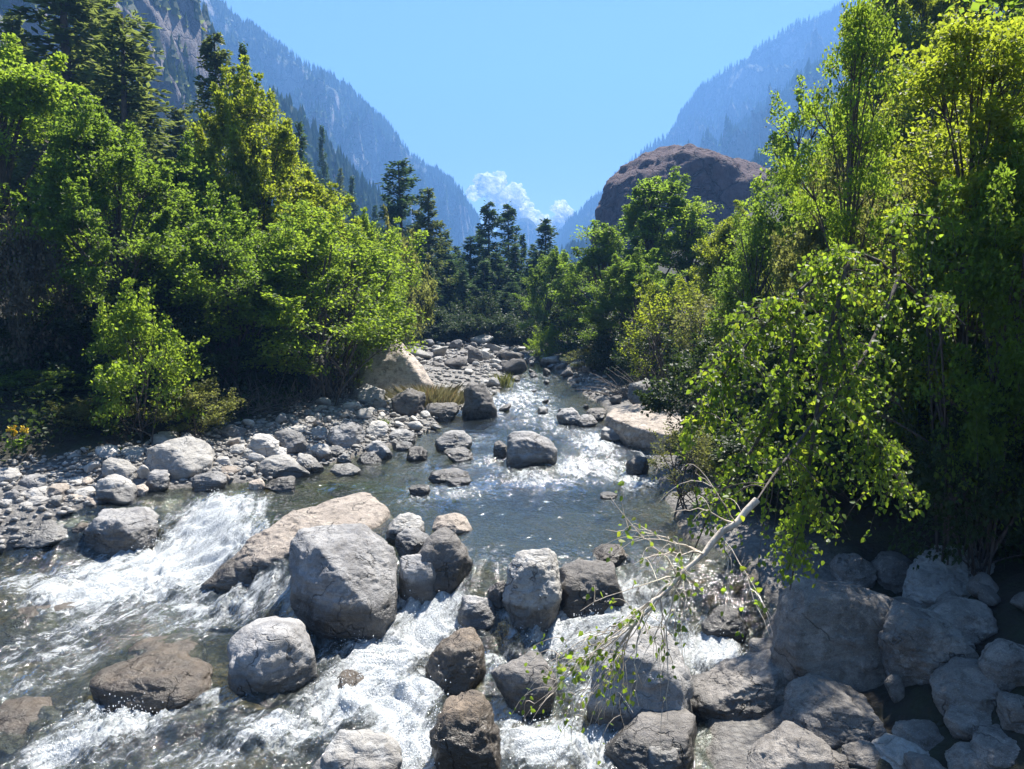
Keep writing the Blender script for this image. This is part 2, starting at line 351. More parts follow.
# ------------------------------------------------------------------ rocks
_ico = {}
def ico(sub):
    if sub not in _ico:
        bm = bmesh.new(); bmesh.ops.create_icosphere(bm, subdivisions=sub, radius=1)
        _ico[sub] = (np.array([v.co[:] for v in bm.verts]), np.array([[v.index for v in f.verts] for f in bm.faces])); bm.free()
    return _ico[sub]
def hull_rock(pts, sub=4, p=14, rough=.05, freq=2.2, seed=0, ridge=.0, cuts=0):
    pts = np.asarray(pts, float); c = (pts.min(0) + pts.max(0)) / 2; c = .5 * c + .5 * pts.mean(0); q = pts - c
    bm = bmesh.new()
    for v in q: bm.verts.new(v)
    bmesh.ops.convex_hull(bm, input=bm.verts[:]); bm.normal_update()
    pl = []
    for fa in bm.faces:
        n = np.array(fa.normal[:]); dist = float(n @ np.array(fa.verts[0].co[:]))
        if dist < 0: n, dist = -n, -dist
        if fa.calc_area() > 1e-7 and not any(n @ a > .995 for a, _ in pl): pl.append((n, max(dist, 1e-3)))
    bm.free()
    N = np.array([a for a, _ in pl]); D = np.array([b for _, b in pl])
    rc = np.random.RandomState(seed * 7 + 3)
    for k in range(cuts):                   # broken facets
        n = rc.normal(size=3) * np.array([.75, 1, 1]); n[1] -= .25; n[2] = abs(n[2]) * rc.choice([1, 1, -.4]); n /= np.linalg.norm(n)
        N = np.concatenate([N, n[None]]); D = np.append(D, (q @ n).max() * rc.uniform(.66, .92))
    sph, faces = ico(sub); ext = np.abs(q).max(0) + 1e-6
    d = sph * ext; d /= np.linalg.norm(d, axis=1)[:, None]
    a = np.maximum(d @ N.T, 0) / D[None]
    r = 1 / (np.power(a, p).sum(1) ** (1 / p) + 1e-9)
    V = d * r[:, None]; size = float(np.mean(ext))
    pn = V / size * freq + seed * 3.7
    disp = rough * fbm(pn * .8, 5, .52) + ridge * (fbm(pn * .9 + 40, 4, .5, True) - .6) + rough * .5 * fbm(pn * np.array([.7, .7, 3.2]) + 9, 3) + rough * .25 * fbm(pn * 6.5 + 3, 3, .6) - rough * .9 * np.clip(.09 - np.abs(perlin(pn * 1.3 + 60)), 0, 1) * 6 * (perlin(pn * .9 + 7) > 0)
    V = V + d * (disp * size)[:, None]
    return V, faces, c
ROCKS = []
def bbox_outline(b, rs):
    x0, y0, x1, y1 = b; cx, cy = (x0 + x1) / 2, (y0 + y1) / 2; a, h = (x1 - x0) / 2, (y1 - y0) / 2
    out = []; n = rs.randint(6, 9); ph = rs.rand() * 6.28; e = rs.uniform(2.2, 3.4)
    for k in range(n):
        t = ph + 2 * math.pi * (k + rs.uniform(-.3, .3)) / n
        c, s = math.cos(t), math.sin(t); rr = (abs(c) ** e + abs(s) ** e) ** (-1 / e) * rs.uniform(.9, 1.08)
        out.append((cx + a * rr * c, cy + h * rr * s))
    return out
def rock(label, outl, mat, cat='boulder', name=None, th=.8, tilt=.55, sub=5, p=16, rough=.055, seed=None, group=None, wet=True, Y=None, zoff=0, ridge=.02, extra=(), freq=2.2, cuts=9, fs=.74, fd=.42):
    seed = len(ROCKS) + 1 if seed is None else seed
    rs = np.random.RandomState(seed * 13 + 5)
    if not isinstance(outl, list): outl = bbox_outline(outl, rs)
    o = np.array(outl, float); x0, y0 = o.min(0); x1, y1 = o.max(0)
    cx = (x0 + x1) / 2
    B = foot(cx, y1) if Y is None else at(cx, y1, Y)
    width = (x1 - x0) / F_ * B[1]; T = th * width; Yc = B[1] + .4 * T
    P = []
    for x, y in o:
        h = (y1 - y) / (y1 - y0)
        P.append(at(x, y, Yc + T * tilt * (h - .4)))
    P = np.array(P); cen = P.mean(0); Hh = P[:, 2].max() - P[:, 2].min()
    front = cen + (P - cen) * fs + np.array([0, -fd * T, 0]); back = cen + (P - cen) * .75 + np.array([0, .5 * T, 0])
    lowp = P[P[:, 2] < cen[2]] - np.array([0, 0, .3 * Hh]); 
    pts = np.concatenate([P, front, back, lowp] + ([np.array([at(x, y, Yc + q * T) for x, y, q in extra])] if extra else []))
    V, fc, c = hull_rock(pts, sub, p * 2.4, rough * 1.35, seed=seed, ridge=ridge, freq=freq, cuts=cuts)
    base = np.array([c[0], c[1], c[2] + V[:, 2].min()])
    nm = name or ('boulder' if width > .9 else 'rock')
    ob = add(nm, make_mesh(nm, V - np.array([0, 0, V[:, 2].min()]), fc, [mat], True), base, label=label, cat=cat, group=group)
    ob['wet_z'] = float(zwater(c[0], c[1])) if wet and inside(c[0], c[1]) > -.7 else -50.
    ROCKS.append((c[0], c[1], width / 2))
    return ob
def slab(label, top, mat, thick, cat='boulder', sub=6, p=30, rough=.05, wet_z=None, ridge=.02, cuts=2, bulge=.12, group=None):
    """a flat lying rock: its top outline as (px, py, height)"""
    P = []
    for x, y, z in top:
        d = ray(x, y); P.append(CAM + d * (z - CAM[2]) / d[2])
    P = np.array(P); c = P.mean(0); pts = np.concatenate([P, c + (P - c) * np.array([1.03, 1.03, 1]) - UP * thick, c + (P - c) * .55 + UP * bulge])
    V, fc, c = hull_rock(pts, sub, p, rough, seed=len(ROCKS) + 1, ridge=ridge, cuts=cuts, freq=2.6)
    z0 = V[:, 2].min(); ob = add('boulder', make_mesh('boulder', V - np.array([0, 0, z0]), fc, [mat], True), (c[0], c[1], c[2] + z0), label=label, cat=cat, group=group)
    ob['wet_z'] = float(zwater(c[0], c[1])) if wet_z is None else wet_z; ROCKS.append((c[0], c[1], np.ptp(P[:, 0]) / 2)); return ob
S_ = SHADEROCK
G, Y_, D, T_, B_ = GRANITE, GREYROCK, DARKROCK, TANROCK, BROWNWET
# the big stones of the cascade
rock('largest midstream granite boulder, with a flat lit top and shaded left face', [(289, 545), (298, 529), (335, 526), (374, 526), (387, 533), (397, 566), (395, 608), (386, 632), (360, 638), (325, 628), (300, 606), (290, 575)], Y_, th=.8, tilt=1.25, sub=6, p=26, rough=.04, cuts=2, fs=.8, fd=.22, extra=[(318, 548, -.1), (348, 582, -.42), (336, 606, -.55), (375, 615, -.5)])
slab('long low tan rock slab sloping into the left cascade behind the largest boulder', [(196, 586, -0.63), (216, 571, -0.48), (246, 552, -0.13), (263, 528, 0.09), (290, 511, 0.21), (330, 499, 0.27), (375, 491, 0.27), (392, 500, 0.21), (388, 516, 0.07), (345, 545, -0.03), (300, 566, -0.13), (268, 576, -0.48), (232, 591, -0.73), (206, 592, -0.75)], T_, .55, wet_z=-.25, bulge=.04)
rock('rounded grey boulder with split light and dark face standing in foam at lower left', [(226, 660), (228, 640), (242, 625), (270, 621), (298, 625), (310, 645), (318, 672), (300, 684), (270, 692), (245, 690), (232, 680)], Y_, sub=5, rough=.045, th=.8, extra=[(272, 640, -.5), (268, 685, -.5)])
rock('wet brown rock dome barely rising from the water at lower left', (86, 655, 212, 708), B_, sub=5, p=8, th=.6, rough=.07)
for bb, lb in (((8, 590, 84, 626), 'brown stone just under the water at the left picture edge'), ((122, 628, 204, 668), 'orange brown stone under clear water above the wet rock dome'), ((-20, 690, 60, 735), 'pale brown stone under the water in the lower left corner'), ((330, 660, 366, 690), 'brown stone in the white chute under the largest boulder')):
    ob = rock(lb, bb, B_, cat='rock', name='rock', th=.9, p=8); ob.location.z -= .16
rock('tall bluish egg shaped boulder leaning against the largest boulder', [(399, 570), (401, 552), (415, 545), (432, 546), (441, 560), (441, 595), (430, 602), (408, 602), (400, 590)], Y_, sub=5, p=10, th=.9, rough=.035)
rock('dark rounded boulder behind the tall egg shaped boulder', [(411, 560), (420, 538), (440, 526), (460, 532), (472, 555), (475, 575), (468, 590), (440, 592), (415, 590)], D, sub=5, p=10, rough=.04)
rock('pale low boulder on the upstream side of the midstream boulder cluster', (386, 512, 426, 543), G, th=.9)
rock('flat tan rock at the pool edge beyond the dark rounded boulder', (430, 515, 472, 534), T_, th=.8)
rock('small grey rock wedged between pale low boulder and dark rounded boulder', (394, 525, 432, 556), Y_, 'rock', th=.9)
rock('small round grey boulder sitting at the head of the white chute', [(457, 612), (463, 594), (478, 591), (494, 597), (499, 612), (494, 627), (474, 629), (460, 626)], Y_, sub=5, p=9)
rock('pale upright boulder with a notched top in the middle of the falls', [(504, 600), (508, 565), (518, 550), (546, 549), (557, 556), (561, 580), (566, 610), (552, 631), (525, 628), (508, 618)], G, sub=6, p=20, th=.8, rough=.05, ridge=.03)
rock('dark wet stone filling the gap left of the pale upright boulder', (485, 577, 510, 614), D, 'rock')
rock('dark wet rock ledge under the right lip of the falls', [(552, 590), (562, 566), (590, 562), (622, 564), (632, 580), (622, 604), (590, 620), (562, 622)], D, sub=5, th=.8, ridge=.05)
rock('flat brown stone awash on the lip of the falls', (588, 545, 632, 567), B_, 'rock', th=.8)
rock('mottled brown boulder with a smooth crown below the round grey boulder', [(423, 668), (432, 650), (455, 632), (475, 628), (488, 645), (487, 672), (472, 690), (440, 690), (426, 682)], B_, sub=5, p=12)
rock('dark mossy boulder in the foam below the falls', [(486, 680), (496, 662), (520, 652), (545, 657), (557, 680), (552, 704), (530, 713), (502, 706)], D, sub=5, p=12)
rock('wet rock with foam running over it at the lower centre', [(430, 735), (440, 705), (465, 694), (492, 696), (503, 720), (500, 765), (470, 778), (438, 766)], B_, sub=5, p=12, rough=.08)
rock('pale grooved boulder cut off by the bottom edge below the white chute', [(308, 772), (325, 740), (345, 729), (380, 730), (398, 748), (404, 778), (400, 800), (315, 800)], G, sub=5, p=12, rough=.06, ridge=.03, th=.7)
rock('purple grey boulder half hidden behind the bare birch twigs', [(588, 700), (596, 660), (620, 632), (655, 622), (688, 640), (694, 690), (684, 722), (640, 732), (600, 724)], Y_, sub=5, th=.7)
rock('dark block low at the bottom right of the foam', [(604, 745), (612, 722), (650, 714), (700, 717), (712, 740), (704, 768), (650, 775), (612, 768)], D, sub=5, th=.7)
rock('small sunlit pale rock at the bottom edge right of centre', (640, 738, 684, 778), G, 'rock', sub=5, p=18)
rock('dark wet rock in the water behind the leaning birch twigs', (700, 608, 748, 642), D, 'rock')
# right bank pile
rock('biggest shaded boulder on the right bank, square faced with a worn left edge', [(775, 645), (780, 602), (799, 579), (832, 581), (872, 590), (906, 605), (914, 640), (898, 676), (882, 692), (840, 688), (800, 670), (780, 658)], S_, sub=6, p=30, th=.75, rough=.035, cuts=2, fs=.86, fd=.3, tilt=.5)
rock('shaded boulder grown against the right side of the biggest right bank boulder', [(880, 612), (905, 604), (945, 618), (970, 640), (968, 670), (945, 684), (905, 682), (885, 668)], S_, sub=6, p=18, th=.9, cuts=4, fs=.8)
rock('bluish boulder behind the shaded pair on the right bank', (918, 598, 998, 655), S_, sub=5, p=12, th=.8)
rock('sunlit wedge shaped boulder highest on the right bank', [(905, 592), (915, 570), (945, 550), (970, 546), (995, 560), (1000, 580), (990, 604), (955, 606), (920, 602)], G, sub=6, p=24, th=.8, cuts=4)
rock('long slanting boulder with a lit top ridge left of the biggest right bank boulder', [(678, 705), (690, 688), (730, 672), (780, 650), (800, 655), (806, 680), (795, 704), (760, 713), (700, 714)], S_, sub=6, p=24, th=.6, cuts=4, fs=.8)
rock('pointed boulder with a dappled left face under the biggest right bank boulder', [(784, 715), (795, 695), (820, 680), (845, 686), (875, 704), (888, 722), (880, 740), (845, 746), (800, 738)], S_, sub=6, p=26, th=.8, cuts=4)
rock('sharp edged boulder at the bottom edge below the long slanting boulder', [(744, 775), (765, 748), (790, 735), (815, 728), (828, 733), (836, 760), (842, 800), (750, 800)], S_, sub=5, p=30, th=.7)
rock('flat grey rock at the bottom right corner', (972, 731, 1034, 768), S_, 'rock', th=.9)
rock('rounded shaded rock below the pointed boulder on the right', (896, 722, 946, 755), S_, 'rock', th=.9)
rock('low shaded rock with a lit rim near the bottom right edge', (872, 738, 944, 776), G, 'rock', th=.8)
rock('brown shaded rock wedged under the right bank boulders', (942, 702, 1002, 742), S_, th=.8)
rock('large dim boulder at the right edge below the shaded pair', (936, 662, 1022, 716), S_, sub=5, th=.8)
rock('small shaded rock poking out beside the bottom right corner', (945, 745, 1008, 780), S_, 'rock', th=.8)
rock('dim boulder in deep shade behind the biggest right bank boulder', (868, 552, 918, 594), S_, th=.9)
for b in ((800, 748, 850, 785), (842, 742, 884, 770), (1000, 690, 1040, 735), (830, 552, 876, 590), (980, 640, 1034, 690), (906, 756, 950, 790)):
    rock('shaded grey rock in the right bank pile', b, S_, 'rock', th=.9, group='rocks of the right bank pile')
# left bank
rock('big pale rounded boulder standing clear on the left gravel bank', [(146, 457), (152, 441), (165, 435), (200, 436), (208, 445), (213, 458), (205, 470), (188, 478), (165, 476), (150, 468)], G, sub=5, p=11, th=.9, rough=.045)
rock('pale leaning boulder at the water edge left of the big rounded boulder', [(96, 488), (102, 476), (113, 473), (124, 480), (136, 490), (135, 500), (118, 503), (100, 500)], G, sub=5, p=14)
rock('slanted pale slab propped on the gravel behind the leaning boulder', [(99, 462), (108, 457), (122, 460), (136, 470), (135, 480), (120, 481), (103, 472)], G, p=20, th=.6)
rock('knobbly grey rock just under the big rounded boulder', (143, 469, 168, 491), Y_, 'rock')
rock('low flat topped rock at the water line right of the knobbly rock', (186, 470, 226, 491), Y_, 'rock', th=.7)
rock('broad slab shaped boulder in shallow water at the far left', [(-10, 528), (0, 511), (30, 505), (62, 507), (80, 520), (78, 535), (50, 541), (15, 541), (-10, 538)], G, sub=6, p=18, th=.8, cuts=3, fs=.85, tilt=.8)
rock('angular dark sided boulder beside the left white water', [(84, 543), (91, 524), (104, 510), (142, 509), (156, 523), (155, 541), (130, 549), (100, 552)], Y_, sub=6, p=26, th=.8, cuts=3, fs=.82, extra=[(118, 520, -.35), (112, 548, -.5)])
rock('half drowned rock between the two left water edge boulders', (72, 522, 94, 536), B_, 'rock')
rock('blunt pale boulder at the left picture edge on the gravel', (-8, 467, 20, 483), G, th=.9)
rock('long whitish slab lying on the water edge below the leaning grey boulder', [(256, 466), (264, 456), (285, 455), (303, 462), (310, 470), (300, 475), (270, 476), (258, 473)], G, p=16, th=.6)
rock('dark undercut stone in the water in front of the long whitish slab', (263, 476, 301, 492), D, 'rock', th=.7)
rock('grey boulder tilted to the left above the long whitish slab', [(273, 432), (280, 426), (294, 430), (306, 440), (308, 449), (298, 454), (285, 450)], Y_, p=20, th=.7, sub=5)
rock('broad pale boulder left of the tilted grey boulder', (244, 434, 282, 456), G, th=.7)
rock('blue shaded rock at the edge of the brush pile', (219, 424, 246, 441), Y_, 'rock', th=.8)
rock('white flat rock awash with a pale skirt at the left shore', (330, 463, 360, 476), G, 'rock', th=.8)
rock('pale wedge right of the long whitish slab', [(290, 462), (297, 452), (310, 456), (324, 468), (318, 473), (300, 470)], G, p=22, th=.6)
rock('dark topped double boulder on the upper left shore', (328, 421, 369, 448), Y_, th=.8, sub=5)
rock('triangular bluish rock at the water line of the upper left shore', [(356, 461), (362, 453), (372, 450), (384, 459), (380, 463), (362, 463)], Y_, 'rock', p=20, th=.8)
rock('long grey boulder lying lengthwise on the upper left shore', (364, 441, 393, 460), Y_, th=.7)
rock('pale block behind the long grey boulder', (364, 421, 390, 437), G, th=.8)
rock('brown angular boulder on the upper left shore near the pool mouth', (388, 428, 417, 444), Y_, th=.8)
rock('low flat stone between brown angular boulder and the stream', (390, 441, 413, 450), Y_, 'rock', th=.8)
rock('dark wet stone at the tip of the left shore', (405, 446, 427, 460), D, 'rock', th=.8)
rock('pale leaning flat stone in front of the double boulder', (308, 441, 332, 462), G, 'rock', th=.7)
rock('grey stone tucked right of the pale leaning flat stone', (325, 445, 345, 457), Y_, 'rock')
rock('small blue grey cobble at the water below the double boulder', (335, 453, 353, 464), Y_, 'rock')
rock('cream coloured rock under the tilted grey boulder', (266, 446, 288, 458), G, 'rock')
for b in ((20, 474, 46, 488), (18, 487, 48, 498), (47, 484, 71, 497), (73, 487, 95, 497), (48, 495, 62, 508), (28, 495, 49, 505), (6, 488, 21, 503), (94, 445, 120, 458), (150, 431, 178, 446), (47, 477, 86, 486), (18, 501, 38, 509),
          (63, 494, 84, 502), (248, 478, 265, 491), (229, 444, 245, 455), (243, 448, 257, 459), (214, 455, 232, 466), (216, 466, 240, 475), (240, 466, 256, 476), (120, 446, 146, 458), (60, 450, 84, 458), (0, 497, 14, 507), (132, 484, 148, 496), (340, 430, 356, 440), (310, 426, 330, 438), (290, 424, 308, 433), (228, 436, 246, 446), (200, 478, 220, 488), (84, 496, 98, 506)):
    rock('pale stone among its like on the left gravel bank', b, random.choice((G, G, Y_, T_)), 'rock', name='rock', th=.9, group='stones of the left gravel bank', sub=4)
# mid river and upstream
rock('large dark boulder with a humped lit top in the middle of the upper river', [(506, 452), (507, 434), (517, 428), (535, 429), (553, 437), (559, 448), (553, 458), (545, 466), (515, 467), (507, 462)], Y_, sub=5, p=16, th=.8)
rock('dark wet stone touching the left side of the humped midriver boulder', (491, 441, 510, 459), D, 'rock')
rock('black wet rock in the rapids near the right bank', (624, 456, 651, 477), D, 'rock', sub=5)
rock('long dark rock low in the water left of the rapids', (424, 469, 474, 484), D, th=.45)
rock('dark stone trailing the long low rock', (444, 477, 472, 488), D, 'rock', th=.6)
rock('dark stone alone in the quiet water below the long low rock', (407, 484, 432, 495), D, 'rock', th=.6)
rock('smooth grey boulder at the tip of the left shore facing the humped boulder', (433, 431, 473, 451), Y_, th=.8, sub=5)
rock('flat dark stone before the smooth grey shore boulder', (443, 447, 477, 462), D, 'rock', th=.7)
rock('thin dark stone breaking the surface of the blue pool', (598, 492, 618, 499), D, 'rock', th=.7)
slab('broad sunlit slab on the right shore with a dark front', [(606, 415, .75), (614, 407, .75), (640, 404, .8), (664, 406, .85), (690, 416, .85), (694, 430, .75), (668, 437, .6), (636, 428, .66), (625, 419, .7)], T_, .75, wet_z=.2, bulge=.06)
rock('cream flat rock at the foot of the broad right shore slab', (600, 425, 628, 441), G, 'rock', th=.8)
rock('rounded grey boulder in the upper riffle, left of three', (557, 407, 584, 425), Y_, th=.9)
rock('lower wedge of the three boulders in the upper riffle', (576, 414, 598, 426), Y_, 'rock', th=.9)
rock('darkest of the three boulders in the upper riffle next to the slab', (586, 406, 607, 421), D, th=.9)
rock('big dark boulder with a steep right side at the head of the left shore', [(462, 416), (464, 388), (472, 378), (482, 379), (492, 395), (498, 412), (492, 418), (470, 419)], D, sub=5, p=18, th=.8)
rock('flat topped dark boulder under the grass tuft', (424, 402, 460, 421), D, th=.8, sub=5)
rock('brown boulder beneath the grass tuft left of the flat topped one', (392, 388, 428, 416), D, th=.8)
rock('tan rock slab sloping steeply down to the right below the pale olive tree', [(352, 394), (366, 352), (386, 337), (398, 339), (418, 360), (434, 386), (424, 394)], T_, sub=5, p=30, th=.5, rough=.035, cuts=3)
rock('pale boulder with a flat top at the left wood edge', [(352, 398), (354, 385), (368, 382), (384, 388), (385, 400), (370, 404)], G, sub=5, th=.8)
rock('round purple boulder on the right bank below the sparse shrub', (626, 380, 676, 408), Y_, th=.8, sub=5)
# far boulder bar
rs = np.random.RandomState(3); far = [foot(*q) for q in ((445, 378), (560, 378), (440, 358), (555, 358))]
COB = []
for k in range(10):
    q = rs.normal(size=(13, 3)); q /= np.linalg.norm(q, axis=1)[:, None]; q *= np.array([1, rs.uniform(.65, .95), rs.uniform(.45, .75)])
    Vc, fc, c = hull_rock(q, 3 if k < 7 else 4, rs.uniform(16, 34), .06, seed=k + 60, ridge=.015, cuts=5)
    COB.append(make_mesh('cobble', Vc, fc, [G], True))
def cobble(x, y, s, mat, label, group, name='cobble', sink=.2, cat='rock'):
    o = add(name, COB[rs.randint(10)], (x, y, zsurf(x, y) + s * (.5 - sink)), label=label, cat=cat, group=group)
    o.rotation_euler = (rs.uniform(-.25, .25), rs.uniform(-.25, .25), rs.uniform(0, 6.3)); s *= .8
    o.scale = (s * rs.uniform(.8, 1.2), s, s * rs.uniform(.75, 1.1))
    o.material_slots[0].link = 'OBJECT'; o.material_slots[0].material = mat
    o['wet_z'] = float(zwater(x, y)) if inside(x, y) > -.5 else -50.
    ROCKS.append((x, y, s))
def clear(x, y, r): return all((x - a) ** 2 + (y - b) ** 2 > (.75 * (r + c)) ** 2 for a, b, c in ROCKS)
def scatter(n, box, test, size, mats, label, group, name='cobble'):
    k = tries = 0
    while k < n and tries < n * 60:
        tries += 1
        x, y = rs.uniform(box[0], box[1]), rs.uniform(box[2], box[3]); s = size[0] * (size[1] / size[0]) ** (rs.rand() ** 1.6)
        i = inside(x, y)
        if test(x, y, i) and abs(x) < .7 * y + 1 and clear(x, y, s * .8):
            cobble(x, y, s, mats[rs.randint(len(mats))], label, group, name); k += 1
scatter(96, (-9, 5, 38, 52), lambda x, y, i: -7 < i < .7 and (x < 1.5 or i > -2.5), (.35, 1.15), (G, Y_, G, D), 'boulder in the far boulder bar at the foot of the conifers', 'boulders of the far bar', 'boulder')
scatter(16, (1.5, 6, 26, 42), lambda x, y, i: -1.6 < i < .3, (.2, .6), (Y_, D), 'stone along the upper right shore under the bushes', 'stones of the upper right shore')
scatter(14, (-5, 1, 27, 40), lambda x, y, i: -2.5 < i < .2, (.2, .55), (G, Y_), 'stone on the upper left shore beside the dark boulders', 'stones of the upper left shore')
scatter(52, (-14, -2, 14.5, 27), lambda x, y, i: -4.2 < i < .15 and x < 0, (.2, .6), (G, G, G, T_), 'loose cobble on the left gravel bank', 'cobbles of the left gravel bank')
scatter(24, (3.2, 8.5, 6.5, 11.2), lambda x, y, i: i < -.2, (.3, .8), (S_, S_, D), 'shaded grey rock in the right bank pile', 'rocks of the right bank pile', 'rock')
scatter(12, (-1, 3.5, 27, 42), lambda x, y, i: i > .35, (.25, .6), (Y_, D), 'wet stone standing in the upper riffle', 'stones of the upper riffle', 'rock')
# pebbles: past counting
Vp, Fp = ico(1); pv = []; pf = []; n = 0
while len(pv) < 5200:
    x, y = (rs.uniform(-15, 3), rs.uniform(13, 32)) if len(pv) < 4200 else (rs.uniform(-8, 5), rs.uniform(30, 52)); i = float(inside(x, y))
    if -4.8 < i < .05 and (x < 0 or i > -1.5):
        s = rs.uniform(.025, .085) * (1.6 if y > 30 else 1)
        q = Vp * (s * np.array([rs.uniform(.9, 1.5), rs.uniform(.8, 1.2), rs.uniform(.5, .9)])) * (1 + .18 * rs.normal(size=(len(Vp), 1)).clip(-1, 1))
        a = rs.rand() * 6.3; q = q @ np.array([[math.cos(a), -math.sin(a), 0], [math.sin(a), math.cos(a), 0], [0, 0, 1]])
        pv.append(q + np.array([x, y, float(ground(x, y)) + s * .35])); pf.append(Fp + n); n += len(Vp)
add('pebbles', make_mesh('pebbles', np.concatenate(pv), np.concatenate(pf), [G], True), kind='stuff', label='small grey pebbles strewn over the gravel banks')['wet_z'] = -50.

# spray thrown up where the white water breaks
V8 = np.array([(1, 0, 0), (-1, 0, 0), (0, 1, 0), (0, -1, 0), (0, 0, 1), (0, 0, -1)], float); F8 = np.array([(0, 2, 4), (2, 1, 4), (1, 3, 4), (3, 0, 4), (2, 0, 5), (1, 2, 5), (3, 1, 5), (0, 3, 5)])
ok = np.argwhere((fo > .62) & (Yw < 19)); wgt = 1 / (1 + (Yw[ok[:, 0], ok[:, 1]] - 6)); wgt = wgt / wgt.sum(); ck = ok[rs.choice(len(ok), 260, p=wgt)]
sv = []; sf = []; n = 0
for r_, c_ in ck:
    k = rs.randint(6, 26); c0 = np.array([Xw[r_, c_], Yw[r_, c_], Zw[r_, c_]])
    for q in range(k):
        h = rs.exponential(.055); s = rs.uniform(.003, .010); sv.append(V8 * s * np.array([1, 1, rs.uniform(.8, 1.8)]) + c0 + np.array([rs.normal() * .13, rs.normal() * .13, .01 + h])); sf.append(F8 + n); n += 6
m = M('water drops'); SPRAY = m.done(m.n('BsdfPrincipled', i_Base_Color=(.85, .88, .9), i_Roughness=.3).outputs[0])
add('spray', make_mesh('spray', np.concatenate(sv), np.concatenate(sf), [SPRAY], True), kind='stuff', label='drops of spray over the white water')
# ------------------------------------------------------------------ foliage
def unit(v): return v / (np.linalg.norm(v, axis=-1, keepdims=True) + 1e-9)
def leaves(C, rad, n, L, rs, center, droop=.25, width=.36, flat=.55, upn=.7):
    """n leaves round each cluster centre: four-cornered blades with a fold."""
    C = np.repeat(C, n, 0); k = len(C)
    off = rs.normal(size=(k, 3)) * np.array([1, 1, flat]); off *= np.minimum(1, 1.7 / (np.linalg.norm(off, axis=1) + 1e-9))[:, None]
    p = C + off * (np.repeat(rad, n)[:, None] if np.ndim(rad) else rad)
    out = unit(p - center)
    ax = unit(out * .6 + rs.normal(size=(k, 3)) * .6 - UP * droop)
    nn = unit(UP * upn + out * .25 + rs.normal(size=(k, 3)) * .6)
    sd = unit(np.cross(ax, nn)); l = (L * rs.uniform(.5, 1.4, k))[:, None]
    up = np.cross(sd, ax)
    V = np.stack([p, p + ax * l * .45 + sd * l * width + up * l * .06, p + ax * l, p + ax * l * .45 - sd * l * width + up * l * .06], 1)
    tint = np.repeat(rs.uniform(.2, .75, k // n), n) * .6 + rs.uniform(0, .5, k)
    return V.reshape(-1, 3), np.arange(k * 4).reshape(-1, 4), tint
def broadleaf(name, H, Rr, nl, leaf, seed, stems=1, lo=.12, lobes=26, per=9, spread=.25, lobe_r=.30, bare=0., top=1.0, shoots=True, thick=1.):
    """trunk mesh and crown mesh of a deciduous tree of height H and crown radius Rr"""
    rs = np.random.RandomState(seed); T = Tubes(); cl = []; cr = []
    base = [np.array([rs.normal() * .12 * Rr, rs.normal() * .12 * Rr, -.2]) if stems > 1 else np.array([0, 0, -.3]) for _ in range(stems)]
    tops = []
    for b in base:
        a = rs.rand() * 6.3; tip = np.array([math.cos(a) * spread * Rr * (stems > 1) + rs.normal() * .1 * Rr, math.sin(a) * spread * Rr * (stems > 1) + rs.normal() * .1 * Rr, H * rs.uniform(.78, .95)])
        mid = (b + tip) / 2 + np.array([rs.normal() * .08 * Rr, rs.normal() * .08 * Rr, 0]); pts = curve(b, mid, tip, 9)
        T.add(pts, thick * np.linspace(.02 * H / math.sqrt(stems) ** 1.1, .004 * H, 9), 7); tops.append(pts)
    for i in range(lobes):
        h = lo + (1 - lo) * ((i + rs.rand()) / lobes) ** .85; a = i * 2.4 + rs.normal() * .5
        prof = math.sin(math.pi * min(1, (h - lo * .7) / (1.04 - lo * .7)) ** (.75 * top)) ** .7
        rr = Rr * prof * rs.uniform(.45, .95)
        c = np.array([math.cos(a) * rr, math.sin(a) * rr, h * H * .97])
        st = tops[rs.randint(len(tops))]; j = min(8, max(1, int(8 * (h - .22)))); s0 = st[j]
        pts = curve(s0, (s0 + c) / 2 + UP * .12 * np.linalg.norm(c - s0) - (c - s0) * [.1, .1, 0], c, 6)
        T.add(pts, thick * np.linspace(.0075 * H, .002 * H, 6), 5)
        lr = Rr * lobe_r * rs.uniform(.75, 1.3)
        for q in range(per):
            d = rs.normal(size=3); d[2] = abs(d[2]) * .9 - .25; d = d / np.linalg.norm(d)
            e = c + d * lr * rs.uniform(.45, 1.15) * np.array([1, 1, .75])
            if rs.rand() < .7: T.add(curve(pts[4], (pts[4] + e) / 2 + rs.normal(size=3) * .05, e, 4), [.0022 * H, .0015 * H, .001 * H, .0006 * H], 3)
            if rs.rand() >= bare: cl.append(e); cr.append(lr * rs.uniform(.24, .44))
        for q in range(rs.randint(1, 5) if h > .35 and shoots else 0):      # long shoots make the outline ragged
            d = unit(((c - [0, 0, H * .3]) * [.5, .5, .35] / Rr + rs.normal(size=3) * .3 + UP * .75)[None])[0]; ln = lr * rs.uniform(.8, 2.)
            s1 = c + rs.normal(size=3) * lr * .4; T.add(np.stack([s1, s1 + d * ln * .5 + rs.normal(size=3) * .03, s1 + d * ln]), [.0016 * H, .001 * H, .0004 * H], 3)
            for w in np.linspace(.3, 1, 4): cl.append(s1 + d * ln * w); cr.append(lr * (.28 - .16 * w))
    cl = np.array(cl); cr = np.array(cr); n = max(4, nl // len(cl))
    V, F, t = leaves(cl, cr, n, leaf, rs, np.array([0, 0, H * .45]))
    return dict(H=H, R=Rr, trunk=T.mesh(name + ' trunk', BARK), crown=make_mesh(name + ' crown', V, F, [LEAF['green']], fattr={'tint': t}))
